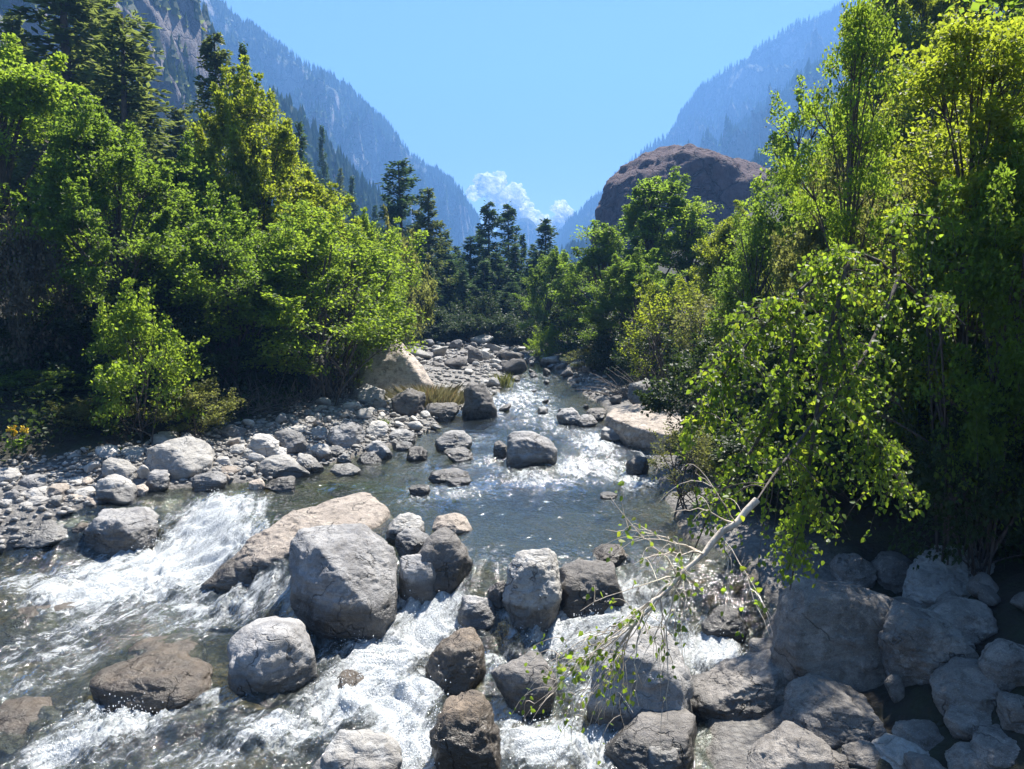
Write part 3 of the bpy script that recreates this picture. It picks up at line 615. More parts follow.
def conifer(name, H, Rr, seed, lo=.1, whorls=44, spray=72, gap=.15, droop=.25, taper=.85, mat='needle', topheavy=0., slen=.29):
    rs = np.random.RandomState(seed); T = Tubes(); A = []
    tr = polyline([(0, 0, -.4), (rs.normal() * .1, rs.normal() * .1, H * .5), (0, 0, H)], 12); T.add(tr, np.linspace(.014 * H, .002 * H, 12), 7)
    sd0 = rs.rand() * 50
    for w in range(whorls * 5):
            t = rs.rand() ** 1.05; z = H * (lo + (1 - lo) * t)
            prof = ((1 - t) ** taper * (1 - topheavy) + topheavy * math.sin(math.pi * min(1, .15 + .85 * t)) ** .8)
            a = rs.rand() * 6.3; lump = float(perlin(np.array([[math.cos(a) * 1.1 + sd0, math.sin(a) * 1.1, z * .42]]))[0])
            if rs.rand() < gap + .5 * max(0, -lump): continue
            ln = Rr * max(.09, prof) * rs.uniform(.6, 1.1) * (1 + .75 * lump); dr = np.array([math.cos(a), math.sin(a), 0])
            s = np.array([0, 0, z]); tip = s + dr * ln + UP * ln * (-droop + .6 * t + rs.normal() * .2); mid = s + dr * ln * .5 + UP * ln * (.05 + rs.normal() * .1)
            T.add(curve(s, mid, tip, 4), [.003 * H * (1 - t) + .008, .012, .008, .004], 3)
            n = max(5, int(spray * (ln / Rr + .2)))
            q = np.clip(rs.rand(n) ** .75, .12, 1)[:, None]; P = (1 - q) ** 2 * s + 2 * q * (1 - q) * mid + q * q * tip
            sdv = np.cross(dr, UP); sg = rs.choice([-1., 1.], n)[:, None]
            ax = unit(dr * rs.uniform(.3, 1., (n, 1)) + sdv * sg * rs.uniform(.2, 1., (n, 1)) + rs.normal(size=(n, 3)) * .25 + UP * rs.uniform(-.5, .35, (n, 1))); P = P + rs.normal(size=(n, 3)) * np.array([.1, .1, .16])
            A.append((P, ax, np.full(n, rs.uniform(.2, .8))))
    P = np.concatenate([a[0] for a in A]); ax = np.concatenate([a[1] for a in A]); tint = np.concatenate([a[2] for a in A]) * .6 + rs.uniform(0, .4, len(P))
    V = []; F = []; k = len(P)
    for roll in (0, 1):
        nn = unit(rs.normal(size=(k, 3)) + UP * .5); sd = unit(np.cross(ax, nn)); l = (slen * rs.uniform(.6, 1.4, k))[:, None]
        V.append(np.stack([P - ax * l * .1, P + ax * l * .5 + sd * l * .2, P + ax * l, P + ax * l * .5 - sd * l * .2], 1).reshape(-1, 3))
    V = np.concatenate(V); F = np.arange(len(V)).reshape(-1, 4)
    return dict(H=H, R=Rr, trunk=T.mesh(name + ' trunk', BARK), crown=make_mesh(name + ' crown', V, F, [LEAF[mat]], fattr={'tint': np.tile(tint, 2)}))
PROTO = {}
for k in range(3): PROTO['big%d' % k] = broadleaf('big', 10, 3.2, 64000, .122, 20 + k, lobes=36 + 3 * k, per=8, lobe_r=.25)
for k in range(2): PROTO['multi%d' % k] = broadleaf('multi', 7, 3.0, 42000, .108, 30 + k, stems=9, lo=.25, lobes=34, per=8, spread=.55, lobe_r=.26)
for k in range(2): PROTO['tall%d' % k] = broadleaf('tall', 11, 2.3, 26000, .15, 40 + k, lobes=26, per=9, top=.8, lo=.15, lobe_r=.33)
for k in range(3): PROTO['bush%d' % k] = broadleaf('bush', 3, 1.7, 11000, .10, 50 + k, stems=5, lo=.1, lobes=20, per=8, spread=.5, lobe_r=.30)
PROTO['near0'] = broadleaf('near', 9, 1.7, 34000, .085, 78, stems=1, lo=.1, lobes=52, per=8, lobe_r=.34, bare=.15, shoots=False, spread=.4, thick=.45)
PROTO['near1'] = broadleaf('near', 9, 1.8, 17000, .085, 83, stems=1, lo=.3, lobes=24, per=9, lobe_r=.34, bare=.3, shoots=False, spread=.5, thick=.6, top=.8)
PROTO['over0'] = broadleaf('over', 11, 3.4, 26000, .15, 77, lo=.8, lobes=34, per=8, lobe_r=.22)
PROTO['open0'] = broadleaf('open', 10, 2.6, 11000, .13, 60, stems=1, lo=.3, lobes=24, per=8, lobe_r=.24, bare=.25)
PROTO['sparse0'] = broadleaf('sparse', 4.5, 1.9, 5500, .085, 64, stems=4, lo=.2, lobes=24, per=9, spread=.6, lobe_r=.28, bare=.3)
PROTO['spruce0'] = conifer('spruce', 16, 2.9, 70, lo=.02); PROTO['spruce1'] = conifer('spruce', 16, 3.2, 71, lo=.03, whorls=40, gap=.25, taper=.7)
PROTO['larch0'] = conifer('larch', 16, 2.4, 72, lo=.3, whorls=30, gap=.3, taper=.55, mat='larch', droop=.35)
PROTO['pine0'] = conifer('pine', 16, 2.6, 73, lo=.35, whorls=26, gap=.32, taper=.45, topheavy=.25, droop=.1, spray=95)
def tree(name, label, cat, px, Y, top, wid, proto, mat=None, group=None, z=None, rz=None):
    """px: trunk position, top: height of the tip, wid: crown width, as measured in the photograph; Y: metres away"""
    pr = PROTO[proto]; P = at(px, top, Y); z0 = float(ground(P[0], Y)) - .08 if z is None else z
    r = bpy.data.objects.new(name, None); COL.objects.link(r); r.location = (P[0], Y, z0); r.empty_display_size = .3
    tag(r, label, cat, group); r.rotation_euler = (0, 0, random.uniform(0, 6.28) if rz is None else rz)
    s = wid / F_ * Y / (2 * pr['R']); r.scale = (s, s, (P[2] - z0) / pr['H'])
    t = add('trunk', pr['trunk'], parent=r); c = add('crown', pr['crown'], parent=r)
    if mat: c.material_slots[0].link = 'OBJECT'; c.material_slots[0].material = LEAF[mat]
    return r
BT, SH, CF = 'broadleaf_tree', 'shrub', 'conifer_tree'
# left bank
tree(BT, 'bright green broadleaf tree filling the left picture edge under the tall conifers', 'tree', 12, 25, 66, 200, 'big0', 'bright')
tree(BT, 'lower bright green broadleaf tree in front of the left edge one', 'tree', 100, 23, 130, 165, 'big1', 'green')
tree(BT, 'shady green broadleaf tree between the left edge trees and the yellow tipped tree', 'tree', 175, 27, 168, 140, 'big2', 'green')
tree(BT, 'tall yellow tipped broadleaf tree, highest of the left bank broadleaves near the hazy mountain', 'tree', 248, 30, 98, 140, 'big1', 'yellow', rz=1.)
tree(BT, 'green broadleaf tree stepping down right of the yellow tipped tree', 'tree', 300, 31, 182, 150, 'big0', 'yellow', rz=2.4)
tree(BT, 'many stemmed green tree overhanging the brush pile on the left bank', 'tree', 318, 26.5, 240, 195, 'multi0', 'bright')
tree(BT, 'second many stemmed tree, further left behind the brush pile', 'tree', 232, 25, 225, 170, 'multi1', 'green')
tree(BT, 'rounded green tree at the right end of the left bank thicket', 'tree', 358, 31, 232, 105, 'multi1', 'bright', rz=2.)
tree(BT, 'small pale olive tree above the sloping tan slab', 'tree', 398, 38, 250, 66, 'bush0', 'olive')
tree(SH, 'sunlit yellow green shrub in the dark understorey of the left bank', 'shrub', 133, 19.6, 316, 112, 'bush1', 'bright')
tree(SH, 'greyish dry leaved shrub at the left picture edge', 'shrub', 22, 21, 244, 82, 'bush2', 'grey')
tree(SH, 'low olive shrub spreading over stones behind the big pale rounded boulder', 'shrub', 190, 20.4, 388, 84, 'bush0', 'olive')
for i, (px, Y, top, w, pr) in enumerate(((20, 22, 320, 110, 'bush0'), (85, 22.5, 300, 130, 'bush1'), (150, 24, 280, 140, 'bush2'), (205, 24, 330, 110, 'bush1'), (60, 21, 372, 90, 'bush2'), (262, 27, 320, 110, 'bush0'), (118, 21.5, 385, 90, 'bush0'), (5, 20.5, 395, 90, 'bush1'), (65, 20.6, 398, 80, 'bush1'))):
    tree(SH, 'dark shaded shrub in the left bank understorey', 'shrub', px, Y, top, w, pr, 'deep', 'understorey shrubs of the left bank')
tree(SH, 'small green shrub at the right foot of the left bank thicket', 'shrub', 372, 32, 345, 60, 'bush1', 'green')
tree(SH, 'thin green shrub between the pale flat topped boulder and the olive tree', 'shrub', 345, 28, 340, 60, 'sparse0', 'bright')
tree(SH, 'leafy green shrub by the yellow flowers at the left picture edge', 'shrub', 38, 20.3, 372, 96, 'bush0', 'green')
tree(SH, 'low olive shrub in front of the sunlit left bank shrub', 'shrub', 88, 19.4, 402, 80, 'bush2', 'olive')
# conifers behind the left bank
for px, Y, top, w, pr, mt, lb in ((58, 40, -75, 150, 'larch0', 'larch', 'tallest conifer on the left, cut off by the top edge, with a bare dark trunk'), (122, 37, 14, 150, 'spruce1', 'larch', 'broad dark conifer right of the tallest left one'),
     (12, 46, 18, 90, 'spruce0', 'larch', 'conifer at the left picture edge behind the bright broadleaf tree'), (175, 42, 108, 100, 'spruce1', 'larch', 'shorter broad conifer below the brown cliff'),
     (214, 46, 33, 62, 'larch0', 'larch', 'conifer with an open top standing against the cliff foot'), (243, 50, 48, 40, 'spruce0', 'needle', 'slim pointed conifer beside the open topped one'),
     (298, 60, 122, 52, 'spruce1', 'needle', 'dark conifer just right of the yellow tipped broadleaf tree'), (85, 48, -20, 110, 'pine0', 'larch', 'conifer behind and between the two biggest left ones'),
     (322, 130, 128, 24, 'spruce0', 'needle', 'hazy conifer highest on the wooded spur behind the left bank'), (340, 130, 168, 26, 'spruce1', 'larch', 'hazy conifer in the middle of the wooded spur'), (352, 120, 178, 26, 'spruce0', 'needle', 'hazy conifer low on the right end of the wooded spur'), (375, 110, 205, 24, 'spruce1', 'needle', 'small conifer in front of the wooded spur left of the mop topped pine')):
    tree(CF, lb, 'conifer', px, Y, top, w * 1.25, pr, mt)
# conifers at the head of the river
for px, Y, top, w, pr, mt, lb in ((398, 62, 161, 52, 'pine0', 'needle', 'tall pine with a mop top and bare upper trunk left of the valley gap'), (428, 60, 188, 60, 'spruce1', 'larch', 'broad conifer just right of the mop topped pine'),
     (489, 66, 202, 36, 'larch0', 'needle', 'tallest thin topped conifer under the clouds'), (508, 68, 204, 34, 'larch0', 'needle', 'thin topped conifer close right of the tallest one under the clouds'),
     (546, 66, 219, 36, 'larch0', 'needle', 'lone thin conifer standing right of the far blue peak'), (470, 64, 236, 50, 'spruce1', 'needle', 'bushy dark conifer at the left of the gap group'), (522, 70, 236, 30, 'spruce0', 'needle', 'short spire conifer right below the far blue peak')):
    tree(CF, lb, 'conifer', px, Y, top, w * 1.35, pr, mt)
for px, Y, top, w, pr in ((450, 60, 262, 56, 'spruce0'), (412, 58, 236, 56, 'spruce1'), (496, 62, 252, 60, 'spruce1'), (532, 64, 262, 40, 'spruce0'), (560, 68, 256, 34, 'spruce0'), (575, 75, 262, 34, 'spruce1'), (438, 72, 246, 50, 'spruce0'), (512, 60, 282, 50, 'spruce1'), (476, 59, 286, 50, 'spruce0'), (382, 66, 240, 50, 'spruce0'), (590, 80, 252, 34, 'spruce0'), (545, 58, 282, 46, 'spruce1'), (420, 76, 250, 50, 'spruce0'), (460, 78, 258, 50, 'spruce1'), (498, 78, 262, 50, 'spruce0'), (530, 80, 270, 46, 'spruce1'), (558, 62, 290, 40, 'spruce0'), (442, 60, 292, 46, 'spruce1'), (400, 70, 262, 60, 'spruce0'), (420, 62, 214, 44, 'spruce0'), (455, 70, 246, 44, 'spruce1'), (480, 72, 232, 40, 'spruce0'), (534, 72, 244, 36, 'spruce1'), (388, 60, 262, 50, 'spruce1'), (445, 66, 232, 46, 'spruce1'), (462, 58, 270, 50, 'spruce1'), (515, 64, 246, 40, 'spruce0'), (484, 60, 262, 50, 'spruce0'), (428, 57, 268, 50, 'spruce0'), (540, 64, 250, 44, 'spruce1'), (505, 57, 292, 46, 'spruce1')):
    tree(CF, 'dark conifer in the closed stand at the head of the river', 'conifer', px, Y, top, w * 1.45, pr, 'needle', 'conifer stand at the head of the river')
for px, Y, top, w, pr, mt in ((455, 56, 306, 50, 'bush0', 'deep'), (486, 56, 300, 44, 'bush1', 'deep'), (428, 52, 320, 40, 'bush2', 'deep'), (515, 57, 304, 60, 'bush0', 'deep'), (405, 50, 328, 44, 'bush1', 'deep'), (470, 53, 318, 70, 'bush2', 'deep'), (535, 54, 325, 40, 'bush1', 'deep'), (440, 53, 316, 60, 'bush1', 'deep'), (500, 53, 318, 66, 'bush2', 'deep'), (525, 60, 326, 50, 'bush0', 'deep'), (552, 58, 326, 50, 'bush1', 'deep'), (420, 57, 326, 60, 'bush0', 'deep'), (460, 62, 322, 60, 'bush1', 'deep')):
    tree(SH, 'low dark green shrub at the foot of the conifer stand', 'shrub', px, Y, top, w, pr, mt, 'shrubs under the conifer stand')
# right bank
tree(BT, 'rounded green tree nearest the conifer stand on the right bank', 'tree', 553, 49, 258, 66, 'big1', 'green')
tree(BT, 'upright green tree left of the tall double topped tree before the brown rock', 'tree', 600, 44, 232, 82, 'tall0', 'green')
tree(BT, 'tall tree with a pointed top standing right in front of the brown rock', 'tree', 655, 41, 180, 88, 'tall1', 'green')
tree(BT, 'green tree right of the pointed one, in front of the brown rock', 'tree', 694, 40, 206, 72, 'tall0', 'bright', rz=3.)
tree(BT, 'yellowish tree below the right end of the brown rock', 'tree', 738, 31, 222, 96, 'big2', 'yellow')
tree(BT, 'green tree filling the slope between the pointed tree and the yellowish tree', 'tree', 632, 36, 262, 90, 'big0', 'green')
tree(BT, 'leafy green tree with dark limbs leaning over the brown rock from the right', 'tree', 800, 25, 112, 125, 'open0', 'bright')
tree(BT, 'tall open tree reaching the top edge against the blue mountain', 'tree', 866, 13.6, -12, 118, 'near1', 'bright', rz=2.2)
tree(BT, 'airy tree right of the tall open tree, over the shaded boulders', 'tree', 985, 11.8, 20, 190, 'near0', 'yellow', rz=.6)
tree(BT, 'yellow green tree filling the upper right corner', 'tree', 1000, 31, -70, 150, 'big0', 'yellow', rz=1.2)
tree(BT, 'yellow green tree left of the one in the upper right corner', 'tree', 905, 29, -25, 130, 'big2', 'yellow', rz=4.)
tree(BT, 'bright tree on the right slope at the picture edge, under the corner tree', 'tree', 1020, 24, 34, 150, 'big1', 'bright', rz=2.)
tree(BT, 'yellow tipped tree in the middle of the right slope', 'tree', 935, 23, 70, 140, 'big2', 'yellow', rz=.3)
tree(BT, 'rounded light tree on the right slope above the birch top', 'tree', 865, 21, 128, 130, 'big0', 'yellow', rz=3.)
tree(BT, 'green tree on the right slope at the picture edge, lower than the bright one', 'tree', 1010, 18, 128, 170, 'big2', 'bright', rz=5.)
tree(BT, 'olive tree on the right slope over the dark thicket', 'tree', 930, 17, 178, 150, 'multi0', 'olive', rz=3.)
tree(BT, 'green tree low between the leafy limbed tree and the leaning birch', 'tree', 778, 22, 222, 130, 'multi0', 'green', rz=.4)
tree(BT, 'olive green tree behind the top of the leaning birch', 'tree', 845, 17, 192, 130, 'multi1', 'olive', rz=.7)
tree(SH, 'sparse olive shrub with thin dark stems beside the broad right shore slab', 'shrub', 664, 26.5, 288, 104, 'sparse0', 'yellow')
tree(SH, 'pale olive shrub right behind the sparse one', 'shrub', 712, 25, 300, 100, 'sparse0', 'olive', rz=2.)
tree(SH, 'small bright shrub at the dark foot of the right bank trees', 'shrub', 549, 44, 333, 36, 'bush1', 'bright')
tree(SH, 'grey green shrub overhanging the right shore pebbles', 'shrub', 592, 38, 350, 50, 'bush2', 'olive')
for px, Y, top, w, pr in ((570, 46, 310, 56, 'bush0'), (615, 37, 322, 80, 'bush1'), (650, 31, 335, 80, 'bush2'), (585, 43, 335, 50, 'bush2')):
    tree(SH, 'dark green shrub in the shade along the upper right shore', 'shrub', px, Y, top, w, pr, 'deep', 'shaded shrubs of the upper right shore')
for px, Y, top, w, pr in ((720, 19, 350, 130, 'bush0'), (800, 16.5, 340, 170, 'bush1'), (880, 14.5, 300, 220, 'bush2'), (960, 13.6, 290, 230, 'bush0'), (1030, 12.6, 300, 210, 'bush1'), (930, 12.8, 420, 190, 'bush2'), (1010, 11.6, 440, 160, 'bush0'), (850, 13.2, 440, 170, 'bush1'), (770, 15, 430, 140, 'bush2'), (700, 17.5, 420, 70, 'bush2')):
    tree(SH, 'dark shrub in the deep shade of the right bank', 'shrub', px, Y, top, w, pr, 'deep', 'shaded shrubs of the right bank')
tree(SH, 'thin grey green shrub at the water under the left side of the birch', 'shrub', 690, 14.8, 435, 90, 'sparse0', 'olive', rz=1.)
tree(BT, 'tree with dim leaves at the right picture edge above the shaded thicket', 'tree', 1040, 13.5, 210, 170, 'multi1', 'green', rz=.9)
tree(BT, 'dim leafy tree right of the leaning birch, in front of the taller yellow one', 'tree', 985, 10.9, 215, 210, 'multi0', 'green', rz=2.6)
tree(BT, 'unseen overhanging tree added to shade the right bank boulders', 'tree', 1310, 8.0, -290, 640, 'over0', 'green', rz=1.)  # crown above the view, added to keep sky and sun off the boulders
tree(SH, 'dark shrub in the deep shade of the right bank', 'shrub', 985, 10.6, 400, 150, 'bush1', 'deep', 'shaded shrubs of the right bank')

# ------------------------------------------------------------------ the leaning birch in the foreground
rs = np.random.RandomState(91)
bx = at(930, 400, 10.4); b0 = np.array([9.6, 12.2, float(ground(9.6, 12.2)) - .2])
birch = bpy.data.objects.new('birch_tree', None); COL.objects.link(birch); birch.location = b0
tag(birch, 'leaning birch with bright drooping leaves and a pale broken bough', 'tree')
T = Tubes(); limbs = []
trunk = polyline([b0, at(1085, 360, 12.1), at(1010, 345, 11.7), at(935, 310, 10.6), at(880, 262, 9.0)], 26); T.add(trunk, np.linspace(.045, .022, 26), 8); limbs.append(trunk)
for pts in ([(880, 262, 9.), (850, 250, 8.6), (800, 290, 8.2), (745, 345, 7.9), (695, 415, 7.7)], [(895, 272, 9.2), (892, 225, 8.8), (915, 214, 8.5), (940, 218, 8.4)], [(935, 310, 10.6), (930, 295, 9.4), (940, 300, 8.6), (965, 325, 8.4)],
            [(850, 255, 8.6), (835, 310, 8.1), (850, 400, 7.8), (890, 470, 7.7), (915, 500, 7.7)], [(800, 290, 8.2), (790, 370, 7.8), (760, 440, 7.6), (715, 500, 7.5), (690, 560, 7.5)], [(835, 310, 8.1), (815, 420, 7.7), (805, 500, 7.6), (790, 590, 7.5)],
            [(900, 275, 9.3), (870, 350, 8.6), (800, 440, 7.4), (770, 480, 6.7), (757, 500, 6.3)]):
    q = polyline([at(*a) for a in pts], 22); T.add(q, np.linspace(.028, .006, 22), 6); limbs.append(q)
LP = np.concatenate(limbs); LV = []; LF = []; LT = []; nL = 0
def ovate(P, ax, nn, l):
    sd = unit(np.cross(ax, nn)); up = np.cross(sd, ax); l = l[:, None]
    return np.stack([P, P + ax * l * .22 + sd * l * .34 + up * l * .05, P + ax * l * .6 + sd * l * .27 + up * l * .04, P + ax * l, P + ax * l * .6 - sd * l * .27 + up * l * .04, P + ax * l * .22 - sd * l * .34 + up * l * .05], 1)
def hang_twig(T, s, e, nleaf, size=.056):
    global nL
    mid = (s + e) / 2 + np.array([rs.normal() * .05, rs.normal() * .05, .10 + rs.rand() * .12]); T.add(curve(s, mid, e, 6), np.linspace(.0045, .0015, 6), 3)
    t = rs.uniform(.15, 1, nleaf)[:, None]; P = (1 - t) ** 2 * s + 2 * t * (1 - t) * mid + t * t * e + rs.normal(size=(nleaf, 3)) * .025
    ax = unit(rs.normal(size=(nleaf, 3)) * .55 + np.array([-.1, -.1, -.75])); nn = unit(rs.normal(size=(nleaf, 3)) * .6 + np.array([.1, -.5, .55]))
    V = ovate(P, ax, nn, size * rs.uniform(.6, 1.3, nleaf)); LV.append(V.reshape(-1, 3)); i = np.arange(nleaf * 6).reshape(-1, 6) + nL
    LF.append(np.concatenate([i[:, [0, 1, 2, 3]], i[:, [0, 3, 4, 5]]])); nL += nleaf * 6
    tt = rs.uniform(-.1, 1., nleaf); LT.append(np.concatenate([tt, tt]))
for cx, cy, rx, ry, Y, n in ((908, 232, 34, 16, 8.5, 16), (842, 285, 58, 36, 8.3, 44), (915, 318, 50, 26, 8.5, 36), (772, 335, 60, 36, 7.9, 42), (862, 395, 56, 66, 7.9, 70), (728, 400, 48, 42, 7.8, 40), (795, 430, 78, 56, 7.7, 74), (722, 452, 44, 36, 7.6, 32), (825, 505, 66, 46, 7.6, 56), (790, 552, 52, 40, 7.5, 30), (715, 520, 30, 30, 7.5, 16), (880, 470, 40, 34, 7.7, 30), (800, 350, 60, 60, 8.1, 40), (905, 505, 22, 22, 7.7, 10)):
    for k in range(int(n * 1.25)):
        while True:
            a, b = rs.uniform(-1, 1, 2)
            if a * a + b * b < 1: break
        e = at(cx + a * rx, cy + b * ry, Y + rs.normal() * .35)
        d = np.linalg.norm(LP - (e + np.array([0, 0, .35])), axis=1); d += (LP[:, 2] < e[2]) * 1.0; s = LP[np.argmin(d)]
        if np.linalg.norm(e - s) > .75:
            s2 = e + unit((s - e)[None])[0] * .55 + np.array([0, 0, .12]); T.add(curve(s, (s + s2) / 2 + UP * .1, s2, 5), np.linspace(.007, .0045, 5), 4); s = s2
        hang_twig(T, s, e, rs.randint(10, 20))
# the broken bough
bough = polyline([at(757, 500, 6.3), at(700, 556, 6.15), at(660, 598, 6.0), at(632, 626, 5.9)], 16); bough[1:-1] += rs.normal(size=(14, 3)) * .012
TB = Tubes(); TB.add(bough, np.linspace(.03, .010, 16) * (1 + .12 * rs.normal(size=16)), 8)
for i, ends in ((2, ((660, 510), (690, 470))), (5, ((625, 565), (640, 540), (610, 530))), (8, ((600, 640), (585, 610), (640, 520))), (11, ((560, 680), (590, 700), (575, 655))), (13, ((600, 715), (550, 700), (640, 700), (570, 725))), (15, ((540, 700), (565, 725), (590, 735), (548, 660), (615, 735), (530, 716))), (7, ((690, 650), (668, 680), (640, 690))), (10, ((665, 700), (648, 720), (622, 712))), (3, ((735, 610), (770, 640)))):
    for ex, ey in ends:
        s = bough[i]; e = at(ex + rs.normal() * 8, ey + rs.normal() * 6, 5.9 + rs.normal() * .22); mid = (s + e) / 2 + np.array([rs.normal() * .05, 0, .12])
        q = curve(s, mid, e, 9); q[1:-1] += rs.normal(size=(7, 3)) * .012; TB.add(q, np.linspace(.007, .0015, 9), 4)
        for k in range(rs.randint(2, 5)):
            p0 = q[rs.randint(3, 8)]; p1 = p0 + unit(rs.normal(size=3) * .7 + (e - s) / np.linalg.norm(e - s) + [0, 0, -.5]) * rs.uniform(.15, .5)
            hang_twig(TB, p0, p1, rs.randint(1, 5), .05)
for cx, cy, n in ((545, 690, 8), (565, 660, 6), (600, 690, 6), (575, 720, 4), (640, 610, 6), (690, 590, 6)):
    for k in range(n):
        e = at(cx + rs.normal() * 14, cy + rs.normal() * 14, 5.95 + rs.normal() * .2); d = np.linalg.norm(bough - e, axis=1); s = e + unit((bough[np.argmin(d)] - e)[None])[0] * .35
        hang_twig(TB, s, e, rs.randint(3, 7), .05)
def part(name, me, par): 
    o = add(name, me, parent=par); o.location = -Vector(par.location); return o
part('trunk', T.mesh('birch trunk', BARK), birch); bo = part('broken_bough', TB.mesh('birch bough', BIRCHBARK), birch); bo['label'] = 'pale broken bough pointing down to the water'
part('crown', make_mesh('birch crown', np.concatenate(LV), np.concatenate(LF), [LEAF['birch']], fattr={'tint': np.concatenate(LT)}), birch)

# ------------------------------------------------------------------ small plants, brushwood, undergrowth
def grass(name, label, P, n, h, spread, mat, cat='grass tuft'):
    rs = np.random.RandomState(int(abs(P[0] * 100)) + 5); r = rs.normal(size=(n, 2)) * spread; a = rs.rand(n) * 6.3; ln = h * rs.uniform(.5, 1.1, n)
    b = np.stack([r[:, 0], r[:, 1] * .6, np.zeros(n)], 1); lean = np.stack([np.cos(a), np.sin(a), 0 * a], 1) * .35 * ln[:, None] + np.stack([r[:, 0], r[:, 1], 0 * a], 1) * .5
    w = np.stack([-np.sin(a), np.cos(a), 0 * a], 1) * .006; mid = b + lean * .4 + UP * ln[:, None] * .6; tip = b + lean + UP * ln[:, None] * .9
    V = np.stack([b - w, b + w, mid + w * .8, tip, mid - w * .8], 1).reshape(-1, 3); i = np.arange(n * 5).reshape(-1, 5)
    return add(name, make_mesh(name, V, [i], [LEAF[mat]], fattr={'tint': rs.uniform(0, 1, n)}), P, label=label, cat=cat)
P = at(430, 402, 27.6); grass('grass_tuft', 'dry straw coloured grass tuft crowning the dark boulders of the upper left shore', P - UP * .1, 2600, .8, .55, 'straw')
P = foot(503, 388); grass('grass_tuft', 'small green grass tuft right of the big dark boulder', P, 250, .8, .2, 'olive')
P = foot(385, 428); grass('grass_tuft', 'little green sprig on the gravel of the upper left shore', P, 60, .35, .08, 'bright')
# flowers
fm = M('yellow petals'); YEL = fm.done(fm.n('BsdfPrincipled', i_Base_Color=(.75, .52, .02), i_Roughness=.6).outputs[0])
for px, lb in ((11, 'left one of the two tall yellow flowers at the left picture edge'), (22, 'right one of the two tall yellow flowers at the left picture edge')):
    Bp = foot(px, 452); hd = at(px + 1, 430, Bp[1]) - Bp
    fr = bpy.data.objects.new('yellow_flower', None); COL.objects.link(fr); fr.location = Bp; tag(fr, lb, 'flower', 'yellow flowers')
    T = Tubes(); st = curve(np.zeros(3), hd * .5 + np.array([.04, 0, 0]), hd, 6); T.add(st, .008, 4); LVf = []
    for k in range(7):
        e = hd + np.array([rs.normal() * .07, rs.normal() * .05, rs.normal() * .05]); T.add(np.stack([hd - UP * .12, (hd + e) / 2, e]), .004, 3)
        for q in range(14):
            LVf.append((e, unit(rs.normal(size=3)), unit(rs.normal(size=3))))
    Pq = np.array([a[0] for a in LVf]); V = ovate(Pq, np.array([a[1] for a in LVf]), np.array([a[2] for a in LVf]), np.full(len(Pq), .055)); i = np.arange(len(Pq) * 6).reshape(-1, 6)
    sm = add('stem', T.mesh('stem', LEAF['green']), parent=fr); bl = add('bloom', make_mesh('bloom', V.reshape(-1, 3), i, [YEL]), parent=fr)
    V, F, t = leaves(st[1:4], .07, 6, .11, rs, np.zeros(3)); add('leaf_cluster', make_mesh('leaf_cluster', V, F, [LEAF['green']], fattr={'tint': t}), parent=fr)
# brush pile
T = Tubes()
for k in range(420):
    px = rs.uniform(205, 365); b = foot(px, 418 - 20 * ((px - 205) / 160)); b = b + np.array([0, rs.uniform(-.5, 2.2), 0]); b[2] = float(ground(b[0], b[1]))
    a = rs.normal() * .9 + 1.57; ln = rs.uniform(.4, 1.7); e = b + np.array([math.cos(a) * ln * .7 * rs.choice([-1, 1]), rs.normal() * .4, abs(math.sin(a)) * ln * rs.uniform(.2, .8)]); mid = (b + e) / 2 + rs.normal(size=3) * .12
    T.add(curve(b, mid, e, 5), np.linspace(rs.uniform(.008, .024), .004, 5), 4)
add('brush_pile', T.mesh('brush_pile', TWIG), label='tangle of bare grey brushwood piled under the many stemmed tree on the left bank', cat='brushwood')
T = Tubes(); b = foot(372, 398)
for k in range(46):
    s = foot(rs.uniform(610, 660), 398); a = rs.uniform(.2, 2.6); ln = rs.uniform(.6, 2.2); e = s + np.array([-math.cos(a) * ln - .3, rs.normal() * .4, math.sin(a) * ln * .75]); T.add(curve(s, (s + e) / 2 + np.array([0, 0, .25]), e, 6), np.linspace(.015, .004, 6), 4)
add('bare_shrub', T.mesh('bare_shrub', TWIG), label='leafless arching twigs over the water left of the sparse olive shrub', cat='bare shrub')
# undergrowth nobody could count
C = []
while len(C) < 2300:
    x, y = (rs.uniform(-26, 16), rs.uniform(6, 62)) if len(C) < 1500 else (rs.uniform(-20, -7), rs.uniform(16, 28)) if len(C) < 2000 else (rs.uniform(3.5, 12), rs.uniform(6, 16)); i = float(inside(x, y)); l = x < np.interp(y, _L[:, 0], _L[:, 1]); d = -i
    lo_ = (4.9 + 3.6 * sstep(30, 45, y)) if l else (2.2 if y < 14 else 1.5)
    if lo_ < d < lo_ + 9 and not (x > 0 and y < 11.5 and x < 8.2): C.append((x, y, float(ground(x, y)) + rs.uniform(.05, .45)))
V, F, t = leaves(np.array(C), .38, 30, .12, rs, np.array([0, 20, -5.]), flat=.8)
add('undergrowth', make_mesh('undergrowth', V, F, [LEAF['deep']], fattr={'tint': t}), kind='stuff', label='low dark undergrowth on the wooded banks')
